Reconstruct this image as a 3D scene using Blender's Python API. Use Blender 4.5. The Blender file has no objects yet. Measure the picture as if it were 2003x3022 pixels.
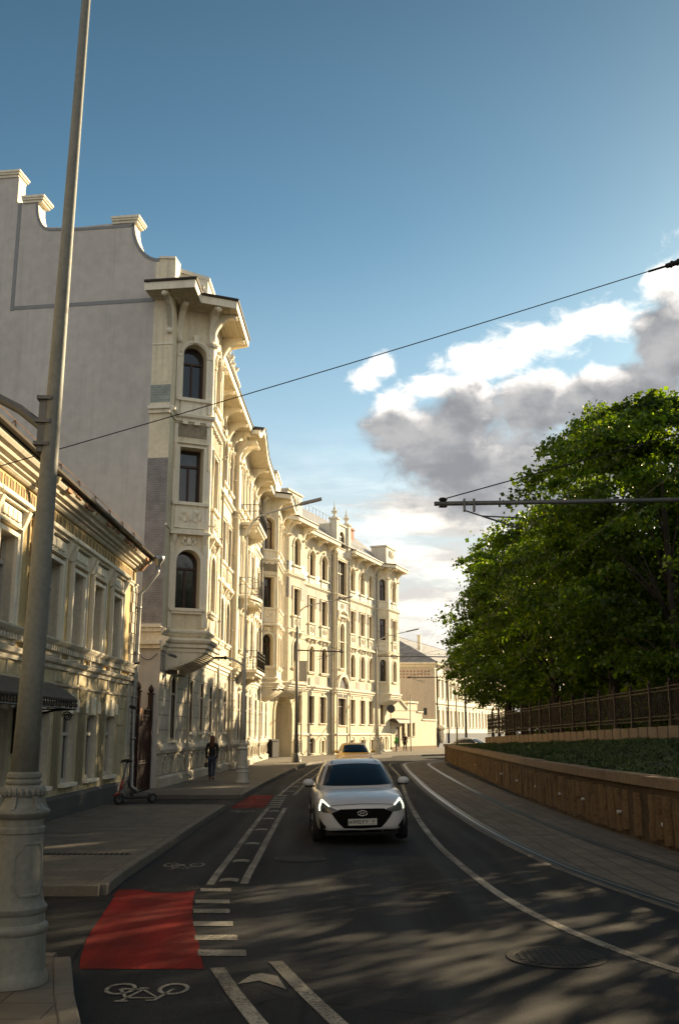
import bpy, bmesh, math, random
import numpy as np
from mathutils import Vector, Matrix
from mathutils.bvhtree import BVHTree
rnd = random.Random(7)
sc = bpy.context.scene
COL = sc.collection
PI = math.pi
def R(d): return math.radians(d)

# ---------------------------------------------------------------- materials
def new_mat(name):
    m = bpy.data.materials.new(name); m.use_nodes = True
    nt = m.node_tree
    return m, nt, nt.nodes['Principled BSDF']
def lk(nt, a, b): nt.links.new(a, b)
def mat(name, col, rough=0.8, var=0.15, scale=1.5, metal=0.0, bump=0.0, bscale=40, spec=0.4, streak=0.0, stain=None):
    """plain surface with two scales of colour variation, optional vertical rain streaks and fine bump"""
    m, nt, b = new_mat(name)
    N = nt.nodes
    tc = N.new('ShaderNodeTexCoord')
    n1 = N.new('ShaderNodeTexNoise'); n1.inputs['Scale'].default_value = scale; n1.inputs['Detail'].default_value = 6
    n2 = N.new('ShaderNodeTexNoise'); n2.inputs['Scale'].default_value = scale * 9; n2.inputs['Detail'].default_value = 4
    lk(nt, tc.outputs['Object'], n1.inputs['Vector']); lk(nt, tc.outputs['Object'], n2.inputs['Vector'])
    ad = N.new('ShaderNodeMath'); ad.operation = 'ADD'; lk(nt, n1.outputs[0], ad.inputs[0]); lk(nt, n2.outputs[0], ad.inputs[1])
    mr = N.new('ShaderNodeMapRange'); mr.inputs[1].default_value = 0.6; mr.inputs[2].default_value = 1.4
    mr.inputs[3].default_value = 1 - var; mr.inputs[4].default_value = 1 + var
    lk(nt, ad.outputs[0], mr.inputs[0])
    fac = mr.outputs[0]
    if streak:
        mp = N.new('ShaderNodeMapping'); mp.inputs['Scale'].default_value = (5, 5, 0.25)
        lk(nt, tc.outputs['Object'], mp.inputs[0])
        n3 = N.new('ShaderNodeTexNoise'); n3.inputs['Scale'].default_value = 1.0; n3.inputs['Detail'].default_value = 5
        lk(nt, mp.outputs[0], n3.inputs['Vector'])
        m3 = N.new('ShaderNodeMapRange'); m3.inputs[1].default_value = 0.5; m3.inputs[2].default_value = 0.72
        m3.inputs[3].default_value = 1.0; m3.inputs[4].default_value = 1 - streak
        lk(nt, n3.outputs[0], m3.inputs[0])
        mu = N.new('ShaderNodeMath'); mu.operation = 'MULTIPLY'; lk(nt, fac, mu.inputs[0]); lk(nt, m3.outputs[0], mu.inputs[1])
        fac = mu.outputs[0]
    vm = N.new('ShaderNodeVectorMath'); vm.operation = 'SCALE'; vm.inputs[0].default_value = col[:3]
    lk(nt, fac, vm.inputs['Scale'])
    lk(nt, vm.outputs[0], b.inputs['Base Color'])
    b.inputs['Roughness'].default_value = rough; b.inputs['Metallic'].default_value = metal
    b.inputs['Specular IOR Level'].default_value = spec
    if bump:
        n4 = N.new('ShaderNodeTexNoise'); n4.inputs['Scale'].default_value = bscale; n4.inputs['Detail'].default_value = 5
        lk(nt, tc.outputs['Object'], n4.inputs['Vector'])
        bp = N.new('ShaderNodeBump'); bp.inputs['Strength'].default_value = bump; bp.inputs['Distance'].default_value = 0.02
        lk(nt, n4.outputs[0], bp.inputs['Height']); lk(nt, bp.outputs[0], b.inputs['Normal'])
    return m
def road_mat(name, col, crack=0.5):
    """asphalt: patchy tone, wheel tracks along the street, hairline cracks, oil spots, aggregate bump"""
    m, nt, b = new_mat(name); N = nt.nodes
    tc = N.new('ShaderNodeTexCoord')
    def noise(sc_, det=6, scl=(1, 1, 1)):
        mp = N.new('ShaderNodeMapping'); mp.inputs['Scale'].default_value = scl; lk(nt, tc.outputs['Object'], mp.inputs[0])
        n = N.new('ShaderNodeTexNoise'); n.inputs['Scale'].default_value = sc_; n.inputs['Detail'].default_value = det; lk(nt, mp.outputs[0], n.inputs['Vector']); return n.outputs[0]
    def rng(x, a, b_, c, d):
        r = N.new('ShaderNodeMapRange'); lk(nt, x, r.inputs[0])
        for i, v in enumerate((a, b_, c, d)): r.inputs[i + 1].default_value = v
        return r.outputs[0]
    def mul(x, y):
        q = N.new('ShaderNodeMath'); q.operation = 'MULTIPLY'; lk(nt, x, q.inputs[0]); lk(nt, y, q.inputs[1]); return q.outputs[0]
    f = mul(rng(noise(.35), .3, .7, .7, 1.35), rng(noise(1.0, 5, (1.6, .07, 1)), .35, .65, .78, 1.22))
    f = mul(f, rng(noise(55, 3), .35, .7, .65, 1.5))
    f = mul(f, rng(noise(2.3, 2), .66, .74, 1.0, .55))
    # cracks
    wv = N.new('ShaderNodeTexNoise'); wv.inputs['Scale'].default_value = 1.4; wv.inputs['Detail'].default_value = 5; lk(nt, tc.outputs['Object'], wv.inputs['Vector'])
    mx = N.new('ShaderNodeMix'); mx.data_type = 'VECTOR'; mx.inputs[0].default_value = .35; lk(nt, tc.outputs['Object'], mx.inputs[4]); lk(nt, wv.outputs['Color'], mx.inputs[5])
    vo = N.new('ShaderNodeTexVoronoi'); vo.feature = 'DISTANCE_TO_EDGE'; vo.inputs['Scale'].default_value = .55; lk(nt, mx.outputs[1], vo.inputs['Vector'])
    ck = rng(vo.outputs['Distance'], .004, .012, 1 - crack, 1.0)
    gate = rng(noise(.22, 2), .48, .56, 0.0, 1.0)
    g2 = N.new('ShaderNodeMix'); g2.data_type = 'FLOAT'; lk(nt, gate, g2.inputs[0]); g2.inputs[2].default_value = 1.0; lk(nt, ck, g2.inputs[3])
    f = mul(f, g2.outputs[0])
    vm = N.new('ShaderNodeVectorMath'); vm.operation = 'SCALE'; vm.inputs[0].default_value = col; lk(nt, f, vm.inputs['Scale']); lk(nt, vm.outputs[0], b.inputs['Base Color'])
    lk(nt, rng(noise(1.1, 5, (1.6, .1, 1)), .3, .7, .70, .92), b.inputs['Roughness']); b.inputs['Specular IOR Level'].default_value = .16
    bp = N.new('ShaderNodeBump'); bp.inputs['Strength'].default_value = .5; bp.inputs['Distance'].default_value = .012; lk(nt, noise(110, 4), bp.inputs['Height']); lk(nt, bp.outputs[0], b.inputs['Normal'])
    return m
def worn_paint(name, col, under, wear=.5, rough=.7):
    """road paint rubbed through to the asphalt in patches and flecks"""
    m, nt, b = new_mat(name); N = nt.nodes
    tc = N.new('ShaderNodeTexCoord')
    n1 = N.new('ShaderNodeTexNoise'); n1.inputs['Scale'].default_value = 1.3; n1.inputs['Detail'].default_value = 8; n1.inputs['Roughness'].default_value = .7; lk(nt, tc.outputs['Object'], n1.inputs['Vector'])
    n2 = N.new('ShaderNodeTexNoise'); n2.inputs['Scale'].default_value = 38; n2.inputs['Detail'].default_value = 4; lk(nt, tc.outputs['Object'], n2.inputs['Vector'])
    ad = N.new('ShaderNodeMath'); lk(nt, n1.outputs[0], ad.inputs[0]); lk(nt, n2.outputs[0], ad.inputs[1])
    mr = N.new('ShaderNodeMapRange'); mr.inputs[1].default_value = .93; mr.inputs[2].default_value = 1.18; mr.inputs[3].default_value = 0; mr.inputs[4].default_value = wear; lk(nt, ad.outputs[0], mr.inputs[0])
    mx = N.new('ShaderNodeMix'); mx.data_type = 'RGBA'; mx.inputs[6].default_value = (*col, 1); mx.inputs[7].default_value = (*under, 1); lk(nt, mr.outputs[0], mx.inputs[0])
    n3 = N.new('ShaderNodeTexNoise'); n3.inputs['Scale'].default_value = .9; n3.inputs['Detail'].default_value = 7; lk(nt, tc.outputs['Object'], n3.inputs['Vector'])
    m3 = N.new('ShaderNodeMapRange'); m3.inputs[1].default_value = .3; m3.inputs[2].default_value = .7; m3.inputs[3].default_value = .7; m3.inputs[4].default_value = 1.25; lk(nt, n3.outputs[0], m3.inputs[0])
    vm = N.new('ShaderNodeVectorMath'); vm.operation = 'SCALE'; lk(nt, mx.outputs[2], vm.inputs[0])
    mp = N.new('ShaderNodeMapping'); mp.inputs['Scale'].default_value = (2.6, .12, 1); lk(nt, tc.outputs['Object'], mp.inputs[0])
    n6 = N.new('ShaderNodeTexNoise'); n6.inputs['Scale'].default_value = 1.0; n6.inputs['Detail'].default_value = 6; lk(nt, mp.outputs[0], n6.inputs['Vector'])
    m6 = N.new('ShaderNodeMapRange'); m6.inputs[1].default_value = .4; m6.inputs[2].default_value = .62; m6.inputs[3].default_value = .62; m6.inputs[4].default_value = 1.12; lk(nt, n6.outputs[0], m6.inputs[0])
    mu6 = N.new('ShaderNodeMath'); mu6.operation = 'MULTIPLY'; lk(nt, m3.outputs[0], mu6.inputs[0]); lk(nt, m6.outputs[0], mu6.inputs[1]); lk(nt, mu6.outputs[0], vm.inputs['Scale'])
    lk(nt, vm.outputs[0], b.inputs['Base Color']); b.inputs['Roughness'].default_value = rough + .15; b.inputs['Specular IOR Level'].default_value = .12
    bp = N.new('ShaderNodeBump'); bp.inputs['Strength'].default_value = .35; bp.inputs['Distance'].default_value = .01; n4 = N.new('ShaderNodeTexNoise'); n4.inputs['Scale'].default_value = 100; lk(nt, tc.outputs['Object'], n4.inputs['Vector']); lk(nt, n4.outputs[0], bp.inputs['Height']); lk(nt, bp.outputs[0], b.inputs['Normal'])
    return m
def brick_mat(name, c1, c2, cm, bw, bh, mortar=0.012, rough=0.85, wall=True, bump=0.5, off=0.5, var=0.25, rot=0.0):
    m, nt, b = new_mat(name); N = nt.nodes
    tc = N.new('ShaderNodeTexCoord')
    sp = N.new('ShaderNodeSeparateXYZ'); lk(nt, tc.outputs['Object'], sp.inputs[0])
    cb = N.new('ShaderNodeCombineXYZ')
    if wall:
        ad = N.new('ShaderNodeMath'); lk(nt, sp.outputs[0], ad.inputs[0]); lk(nt, sp.outputs[1], ad.inputs[1])
        lk(nt, ad.outputs[0], cb.inputs[0]); lk(nt, sp.outputs[2], cb.inputs[1])
    else:
        lk(nt, sp.outputs[0], cb.inputs[0]); lk(nt, sp.outputs[1], cb.inputs[1])
    mp = N.new('ShaderNodeMapping'); mp.inputs['Rotation'].default_value = (0, 0, rot); lk(nt, cb.outputs[0], mp.inputs[0])
    br = N.new('ShaderNodeTexBrick'); br.offset = off
    br.inputs['Color1'].default_value = (*c1, 1); br.inputs['Color2'].default_value = (*c2, 1); br.inputs['Mortar'].default_value = (*cm, 1)
    br.inputs['Scale'].default_value = 1; br.inputs['Mortar Size'].default_value = mortar
    br.inputs['Brick Width'].default_value = bw; br.inputs['Row Height'].default_value = bh; br.inputs['Mortar Smooth'].default_value = 0.2
    lk(nt, mp.outputs[0], br.inputs['Vector'])
    n1 = N.new('ShaderNodeTexNoise'); n1.inputs['Scale'].default_value = 2.2; n1.inputs['Detail'].default_value = 8
    lk(nt, tc.outputs['Object'], n1.inputs['Vector'])
    mr = N.new('ShaderNodeMapRange'); mr.inputs[1].default_value = 0.3; mr.inputs[2].default_value = 0.7
    mr.inputs[3].default_value = 1 - var; mr.inputs[4].default_value = 1 + var; lk(nt, n1.outputs[0], mr.inputs[0])
    vm = N.new('ShaderNodeVectorMath'); vm.operation = 'SCALE'; lk(nt, br.outputs['Color'], vm.inputs[0]); lk(nt, mr.outputs[0], vm.inputs['Scale'])
    lk(nt, vm.outputs[0], b.inputs['Base Color']); b.inputs['Roughness'].default_value = rough
    bp = N.new('ShaderNodeBump'); bp.inputs['Strength'].default_value = bump; bp.inputs['Distance'].default_value = 0.02; bp.invert = True
    n5 = N.new('ShaderNodeTexNoise'); n5.inputs['Scale'].default_value = 60; lk(nt, tc.outputs['Object'], n5.inputs['Vector'])
    mu = N.new('ShaderNodeMath'); mu.operation = 'MULTIPLY_ADD'; mu.inputs[1].default_value = -0.35; lk(nt, n5.outputs[0], mu.inputs[0]); lk(nt, br.outputs['Fac'], mu.inputs[2])
    lk(nt, mu.outputs[0], bp.inputs['Height']); lk(nt, bp.outputs[0], b.inputs['Normal'])
    return m
def glass_mat(name, col, rough=0.06, curtain=0.0):
    m, nt, b = new_mat(name); N = nt.nodes
    b.inputs['Roughness'].default_value = rough; b.inputs['Specular IOR Level'].default_value = 0.8
    oi = N.new('ShaderNodeObjectInfo')
    tc = N.new('ShaderNodeTexCoord')
    mp = N.new('ShaderNodeMapping'); mp.inputs['Scale'].default_value = (9, 9, 0.3); lk(nt, tc.outputs['Object'], mp.inputs[0])
    n = N.new('ShaderNodeTexNoise'); n.inputs['Scale'].default_value = 1.6; lk(nt, mp.outputs[0], n.inputs['Vector'])
    mu = N.new('ShaderNodeMath'); mu.operation = 'MULTIPLY'; lk(nt, oi.outputs['Random'], mu.inputs[0]); lk(nt, n.outputs[0], mu.inputs[1])
    mr = N.new('ShaderNodeMapRange'); mr.inputs[1].default_value = 0.25; mr.inputs[2].default_value = 0.5; mr.inputs[3].default_value = 0; mr.inputs[4].default_value = curtain
    lk(nt, mu.outputs[0], mr.inputs[0])
    mx = N.new('ShaderNodeMix'); mx.data_type = 'RGBA'; mx.inputs[6].default_value = (*col, 1); mx.inputs[7].default_value = (0.42, 0.34, 0.23, 1)
    lk(nt, mr.outputs[0], mx.inputs[0]); lk(nt, mx.outputs[2], b.inputs['Base Color'])
    # slightly wavy old glass
    n2 = N.new('ShaderNodeTexNoise'); n2.inputs['Scale'].default_value = 1.3; lk(nt, tc.outputs['Object'], n2.inputs['Vector'])
    bp = N.new('ShaderNodeBump'); bp.inputs['Strength'].default_value = 0.12; bp.inputs['Distance'].default_value = 0.05
    lk(nt, n2.outputs[0], bp.inputs['Height']); lk(nt, bp.outputs[0], b.inputs['Normal'])
    return m
def emit_mat(name, col, st):
    m, nt, b = new_mat(name)
    b.inputs['Base Color'].default_value = (*col, 1); b.inputs['Emission Color'].default_value = (*col, 1); b.inputs['Emission Strength'].default_value = st
    return m
def paint_mat(name, col, coat=0.6, rough=0.35, metal=0.0):
    m, nt, b = new_mat(name); N = nt.nodes
    b.inputs['Base Color'].default_value = (*col, 1); b.inputs['Roughness'].default_value = rough; b.inputs['Metallic'].default_value = metal
    b.inputs['Coat Weight'].default_value = coat; b.inputs['Coat Roughness'].default_value = 0.08
    tc = N.new('ShaderNodeTexCoord'); n = N.new('ShaderNodeTexNoise'); n.inputs['Scale'].default_value = 5; n.inputs['Detail'].default_value = 8
    lk(nt, tc.outputs['Object'], n.inputs['Vector'])
    mr = N.new('ShaderNodeMapRange'); mr.inputs[1].default_value = .35; mr.inputs[2].default_value = .75; mr.inputs[3].default_value = rough * .8; mr.inputs[4].default_value = rough * 1.5
    lk(nt, n.outputs[0], mr.inputs[0]); lk(nt, mr.outputs[0], b.inputs['Roughness'])
    return m
# ---------------------------------------------------------------- mesh building
class PL:
    """vertical plane: origin (x,y) in plan, unit direction along, inward normal on its left"""
    def __init__(s, p, q):
        dx, dy = q[0] - p[0], q[1] - p[1]; s.L = math.hypot(dx, dy); s.o = p
        s.u = (dx / s.L, dy / s.L); s.n = (-s.u[1], s.u[0])
    def P(s, a, d, z): return (s.o[0] + s.u[0] * a + s.n[0] * d, s.o[1] + s.u[1] * a + s.n[1] * d, z)
    def rotz(s): return math.atan2(s.u[1], s.u[0])
class MB:
    def __init__(s): s.v = []; s.f = []; s.m = []
    def face(s, pts, m=0):
        i = len(s.v); s.v += [tuple(p) for p in pts]; s.f.append(tuple(range(i, i + len(pts)))); s.m.append(m)
    def hexa(s, p, m=0):
        i = len(s.v); s.v += [tuple(q) for q in p]
        for a in ((0, 3, 2, 1), (4, 5, 6, 7), (0, 1, 5, 4), (1, 2, 6, 5), (2, 3, 7, 6), (3, 0, 4, 7)):
            s.f.append(tuple(i + k for k in a)); s.m.append(m)
    def box(s, x0, x1, y0, y1, z0, z1, m=0):
        s.hexa([(x0, y0, z0), (x1, y0, z0), (x1, y1, z0), (x0, y1, z0), (x0, y0, z1), (x1, y0, z1), (x1, y1, z1), (x0, y1, z1)], m)
    def pbox(s, pl, a0, a1, d0, d1, z0, z1, m=0):
        P = pl.P
        s.hexa([P(a0, d0, z0), P(a1, d0, z0), P(a1, d1, z0), P(a0, d1, z0), P(a0, d0, z1), P(a1, d0, z1), P(a1, d1, z1), P(a0, d1, z1)], m)
    def prism(s, poly, z0, z1, m=0, mt=None):
        n = len(poly); i = len(s.v)
        s.v += [(p[0], p[1], z0) for p in poly] + [(p[0], p[1], z1) for p in poly]
        s.f.append(tuple(range(i + n - 1, i - 1, -1))); s.m.append(m)
        s.f.append(tuple(range(i + n, i + 2 * n))); s.m.append(m if mt is None else mt)
        for k in range(n):
            j = (k + 1) % n; s.f.append((i + k, i + j, i + n + j, i + n + k)); s.m.append(m)
    def extr(s, prof, a, b, m=0):
        """prof: list of 3-D points (closed), swept from offset a to offset b (vectors)"""
        n = len(prof); i = len(s.v)
        s.v += [tuple(p[k] + a[k] for k in range(3)) for p in prof] + [tuple(p[k] + b[k] for k in range(3)) for p in prof]
        s.f.append(tuple(range(i + n - 1, i - 1, -1))); s.m.append(m); s.f.append(tuple(range(i + n, i + 2 * n))); s.m.append(m)
        for k in range(n):
            j = (k + 1) % n; s.f.append((i + k, i + j, i + n + j, i + n + k)); s.m.append(m)
    def tube(s, path, r, seg=8, m=0, cap=True):
        path = [Vector(p) for p in path]; n = len(path)
        rs = r if isinstance(r, (list, tuple)) else [r] * n
        i0 = len(s.v); up = Vector((0, 0, 1))
        for k, p in enumerate(path):
            t = (path[min(k + 1, n - 1)] - path[max(k - 1, 0)]).normalized()
            a = t.cross(up)
            if a.length < 1e-3: a = t.cross(Vector((1, 0, 0)))
            a.normalize(); b = a.cross(t).normalized()
            for j in range(seg):
                w = 2 * PI * j / seg
                q = p + (a * math.cos(w) + b * math.sin(w)) * rs[k]; s.v.append(tuple(q))
        for k in range(n - 1):
            for j in range(seg):
                j2 = (j + 1) % seg
                s.f.append((i0 + k * seg + j, i0 + k * seg + j2, i0 + (k + 1) * seg + j2, i0 + (k + 1) * seg + j)); s.m.append(m)
        if cap:
            s.f.append(tuple(i0 + j for j in range(seg))[::-1]); s.m.append(m)
            s.f.append(tuple(i0 + (n - 1) * seg + j for j in range(seg))); s.m.append(m)
    def lathe(s, prof, c=(0, 0, 0), seg=24, m=0, axis='z'):
        i0 = len(s.v); n = len(prof)
        for (r, h) in prof:
            for j in range(seg):
                w = 2 * PI * j / seg
                if axis == 'z': q = (c[0] + r * math.cos(w), c[1] + r * math.sin(w), c[2] + h)
                elif axis == 'x': q = (c[0] + h, c[1] + r * math.cos(w), c[2] + r * math.sin(w))
                else: q = (c[0] + r * math.cos(w), c[1] + h, c[2] + r * math.sin(w))
                s.v.append(q)
        for k in range(n - 1):
            for j in range(seg):
                j2 = (j + 1) % seg
                s.f.append((i0 + k * seg + j, i0 + k * seg + j2, i0 + (k + 1) * seg + j2, i0 + (k + 1) * seg + j)); s.m.append(m)
        s.f.append(tuple(i0 + j for j in range(seg))[::-1]); s.m.append(m)
        s.f.append(tuple(i0 + (n - 1) * seg + j for j in range(seg))); s.m.append(m)
    def blob(s, c, r, m=0, seg=7, rings=4):
        rx, ry, rz = r if isinstance(r, (tuple, list)) else (r, r, r)
        prof = [(math.sin(PI * k / rings), -math.cos(PI * k / rings)) for k in range(rings + 1)]
        prof[0] = (0.05, -1); prof[-1] = (0.05, 1)
        i0 = len(s.v); s.lathe(prof, (0, 0, 0), seg, m)
        for k in range(i0, len(s.v)):
            x, y, z = s.v[k]; s.v[k] = (c[0] + x * rx, c[1] + y * ry, c[2] + z * rz)
    def ring(s, pts, w, t, P, m=0):
        """flat band of width w following pts (2-D a,z), thickness t; P(a,d,z) -> 3-D"""
        n = len(pts); L = []
        for k in range(n):
            a = pts[max(k - 1, 0)]; b = pts[min(k + 1, n - 1)]
            dx, dz = b[0] - a[0], b[1] - a[1]; l = math.hypot(dx, dz) or 1
            L.append((-dz / l, dx / l))
        for k in range(n - 1):
            q = []
            for d in (0.0, -t):
                for (kk, o) in ((k, 0), (k + 1, 0), (k + 1, w), (k, w)):
                    q.append(P(pts[kk][0] + L[kk][0] * o, d, pts[kk][1] + L[kk][1] * o))
            s.hexa(q, m)
    def mesh(s, name, mats, smooth=False):
        me = bpy.data.meshes.new(name); me.from_pydata(s.v, [], s.f)
        for m in (mats if isinstance(mats, (list, tuple)) else [mats]): me.materials.append(m)
        if any(s.m): me.polygons.foreach_set('material_index', s.m)
        if smooth: me.polygons.foreach_set('use_smooth', [True] * len(s.f))
        me.update(); return me
    def build(s, name, mats, parent=None, smooth=False, weld=False, **kw):
        me = s.mesh(name, mats, smooth)
        if weld or smooth:
            bm = bmesh.new(); bm.from_mesh(me); bmesh.ops.remove_doubles(bm, verts=bm.verts, dist=1e-4)
            bmesh.ops.recalc_face_normals(bm, faces=bm.faces); bm.to_mesh(me); bm.free()
        return link(name, me, parent, **kw)
def link(name, me, parent=None, loc=None, rotz=None, autosmooth=None):
    o = bpy.data.objects.new(name, me); COL.objects.link(o)
    if parent is not None: o.parent = parent
    if loc is not None: o.location = loc
    if rotz is not None: o.rotation_euler = (0, 0, rotz)
    return o
def sharp(o, ang=40):
    """keep hard edges hard on a smooth-shaded mesh"""
    me = o.data; bm = bmesh.new(); bm.from_mesh(me)
    for e in bm.edges:
        if len(e.link_faces) != 2 or e.calc_face_angle(0) > R(ang): e.smooth = False
    bm.to_mesh(me); bm.free(); return o
def tag(o, label, cat, group=None):
    o['label'] = label; o['category'] = cat
    if group: o['group'] = group
    return o
def thing(name, label, cat, loc=(0, 0, 0), rotz=0.0, group=None):
    o = bpy.data.objects.new(name, None); COL.objects.link(o); o.empty_display_size = 0.3
    o.location = loc; o.rotation_euler = (0, 0, rotz)
    return tag(o, label, cat, group)
def struct(o): o['kind'] = 'structure'; return o
def copy_tree(src, parent=None):
    c = src.copy(); COL.objects.link(c); c.parent = parent
    for ch in list(src.children): copy_tree(ch, c)
    return c
def lerp(a, b, t): return a + (b - a) * t
def interp(tab, y):
    if y <= tab[0][0]:
        (a, b), (c, d) = tab[0], tab[1]
    elif y >= tab[-1][0]:
        (a, b), (c, d) = tab[-2], tab[-1]
    else:
        for k in range(len(tab) - 1):
            if tab[k][0] <= y <= tab[k + 1][0]:
                # smooth (Catmull-like) interpolation
                (a, b), (c, d) = tab[k], tab[k + 1]
                p = tab[max(k - 1, 0)]; q = tab[min(k + 2, len(tab) - 1)]
                m0 = (d - p[1]) / (c - p[0] or 1); m1 = (q[1] - b) / (q[0] - a or 1)
                h = c - a; t = (y - a) / h
                return (2*t**3 - 3*t**2 + 1) * b + (t**3 - 2*t**2 + t) * h * m0 + (-2*t**3 + 3*t**2) * d + (t**3 - t**2) * h * m1
    return b + (d - b) * (y - a) / (c - a)
# ---------------------------------------------------------------- camera, sun, sky
SUN_EL, SUN_AZ = 18.5, 42.0     # azimuth from +Y towards +X
cam = bpy.data.cameras.new('camera'); co = bpy.data.objects.new('camera', cam); COL.objects.link(co)
cam.sensor_fit = 'VERTICAL'; cam.sensor_height = 36.2; cam.sensor_width = 24.0
cam.lens = 36.2 * 2290 / 2366; cam.clip_end = 5000; cam.clip_start = 0.1
co.location = (0, 0, 2.0); co.rotation_euler = (R(90) + math.atan(509 / 2290), 0, 0)
sc.camera = co
sd = Vector((math.sin(R(SUN_AZ)) * math.cos(R(SUN_EL)), math.cos(R(SUN_AZ)) * math.cos(R(SUN_EL)), math.sin(R(SUN_EL))))
sun = bpy.data.lights.new('sun', 'SUN'); so = bpy.data.objects.new('sun', sun); COL.objects.link(so)
sun.energy = 5.0; sun.angle = R(0.48); sun.color = (1.0, 0.775, 0.465)
so.rotation_euler = sd.to_track_quat('Z', 'Y').to_euler(); so.location = (30, 30, 40)
w = bpy.data.worlds.new('World'); sc.world = w; w.use_nodes = True
nt = w.node_tree; N = nt.nodes; bg = N['Background']; bg.inputs[1].default_value = 0.060
sky = N.new('ShaderNodeTexSky'); sky.sky_type = 'NISHITA'; sky.sun_disc = False
sky.sun_elevation = R(SUN_EL); sky.sun_rotation = R(SUN_AZ); sky.air_density = 1.0; sky.dust_density = 0.6; sky.ozone_density = 2.0; sky.altitude = 150
def MA(op, a, b=None, c=None, clamp=False):
    n = N.new('ShaderNodeMath'); n.operation = op; n.use_clamp = clamp
    for i, x in enumerate((a, b, c)):
        if x is None: continue
        if isinstance(x, (int, float)): n.inputs[i].default_value = x
        else: lk(nt, x, n.inputs[i])
    return n.outputs[0]
def MR(x, a, b, c=0.0, d=1.0, smooth=True):
    n = N.new('ShaderNodeMapRange'); n.interpolation_type = 'SMOOTHSTEP' if smooth else 'LINEAR'
    lk(nt, x, n.inputs[0])
    for i, v in enumerate((a, b, c, d)): n.inputs[i + 1].default_value = v
    return n.outputs[0]
def MIX(f, a, b):
    n = N.new('ShaderNodeMix'); n.data_type = 'RGBA'
    if isinstance(f, (int, float)): n.inputs[0].default_value = f
    else: lk(nt, f, n.inputs[0])
    for i, x in ((6, a), (7, b)):
        if isinstance(x, tuple): n.inputs[i].default_value = (*x, 1)
        else: lk(nt, x, n.inputs[i])
    return n.outputs[2]
tcw = N.new('ShaderNodeTexCoord'); sp = N.new('ShaderNodeSeparateXYZ'); lk(nt, tcw.outputs['Generated'], sp.inputs[0])
AZ = MA('MULTIPLY', MA('ARCTAN2', sp.outputs[0], sp.outputs[1]), 57.2958)
EL = MA('MULTIPLY', MA('ARCSINE', sp.outputs[2]), 57.2958)
def noise(az, el, sx, sy, detail=7, rough=0.55, seed=0.0, dist=0.0):
    cb = N.new('ShaderNodeCombineXYZ'); lk(nt, MA('MULTIPLY', az, sx), cb.inputs[0]); lk(nt, MA('MULTIPLY', el, sy), cb.inputs[1]); cb.inputs[2].default_value = seed
    n = N.new('ShaderNodeTexNoise'); n.inputs['Scale'].default_value = 1; n.inputs['Detail'].default_value = detail; n.inputs['Roughness'].default_value = rough; n.inputs['Distortion'].default_value = dist
    lk(nt, cb.outputs[0], n.inputs['Vector']); return MA('SUBTRACT', n.outputs[0], 0.5)
def lobes(az, el, L):
    out = None
    for (a, e, ra, re) in L:
        p = MA('POWER', MA('DIVIDE', MA('SUBTRACT', az, a), ra), 2.0); q = MA('POWER', MA('DIVIDE', MA('SUBTRACT', el, e), re), 2.0)
        d = MA('SUBTRACT', 1.0, MA('SQRT', MA('ADD', p, q)))
        out = d if out is None else MA('SMOOTH_MAX', out, d, 0.25)
    return out
BAND = [(3.3, 18.8, 1.7, 0.9), (5.6, 19.7, 2.4, 0.9), (8.6, 20.9, 3.4, 1.25), (12.2, 22.0, 3.8, 1.3), (15.8, 22.7, 3.2, 1.4), (19.6, 24.3, 1.9, 1.5), (1.5, 20.1, 1.2, 0.9), (2.5, 20.9, 1.2, 0.9), (24, 25, 5, 2.5)]
CUM = [(4.2, 17.2, 3.3, 2.0), (7.8, 18.4, 3.0, 2.0), (7.0, 15.9, 5.2, 2.7), (11.6, 18.3, 3.4, 2.2), (14.6, 18.6, 2.2, 1.7), (19.6, 21.0, 2.6, 3.6), (17.4, 18.2, 4, 2.4), (10, 14, 6.5, 3.2), (16, 14, 7, 4.2), (26, 17, 8, 6)]
LOW = [(6, 12.3, 5.5, 1.5), (4.5, 9.8, 5, 1.2), (6, 7.2, 6.5, 1.3), (5, 4.6, 8, 1.6), (13, 8, 7, 5), (24, 9, 10, 6)]
# white high band
nb = noise(AZ, EL, 0.55, 0.9, 9, 0.6, 3.1, 0.4)
db = MA('ADD', lobes(AZ, EL, BAND), MA('MULTIPLY', nb, 1.7))
mb_ = MR(db, 0.0, 0.75)
band_col = (9.6, 9.0, 8.2)
# grey cumulus with rims turned to the sun
def cdens(az, el):
    n1 = noise(az, el, 0.42, 0.55, 9, 0.55, 8.7, 0.25)
    return MA('ADD', lobes(az, el, CUM), MA('MULTIPLY', n1, 1.3))
dc = cdens(AZ, EL); dc2 = cdens(MA('ADD', AZ, 0.75), MA('ADD', EL, 0.85))
mc = MR(dc, -0.02, 0.42)
lit = MA('MULTIPLY', MR(MA('SUBTRACT', dc, dc2), 0.02, 0.5), MR(dc, 0.75, 0.15))
n3 = noise(AZ, EL, 0.35, 0.5, 6, 0.55, 21.0)
cshade = MIX(MR(n3, -0.18, 0.2), (1.85, 1.92, 2.06), (3.2, 3.18, 3.2))
ccol = MIX(lit, cshade, (9.8, 9.2, 8.5))
# low streaky banks near the horizon
nl = noise(AZ, EL, 0.16, 0.75, 8, 0.6, 14.2, 0.3)
dl = MA('ADD', lobes(AZ, EL, LOW), MA('MULTIPLY', nl, 2.0))
ml = MA('MAXIMUM', MR(dl, -0.35, 0.6, 0, 0.95), MR(EL, 19.0, 5.0, 0.0, 0.92))
nl2 = noise(AZ, EL, 0.2, 0.8, 7, 0.6, 31.2, 0.2)
lcol = MIX(MR(nl2, -0.12, 0.16), (4.6, 4.3, 4.0), (8.4, 7.7, 6.7))
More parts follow.
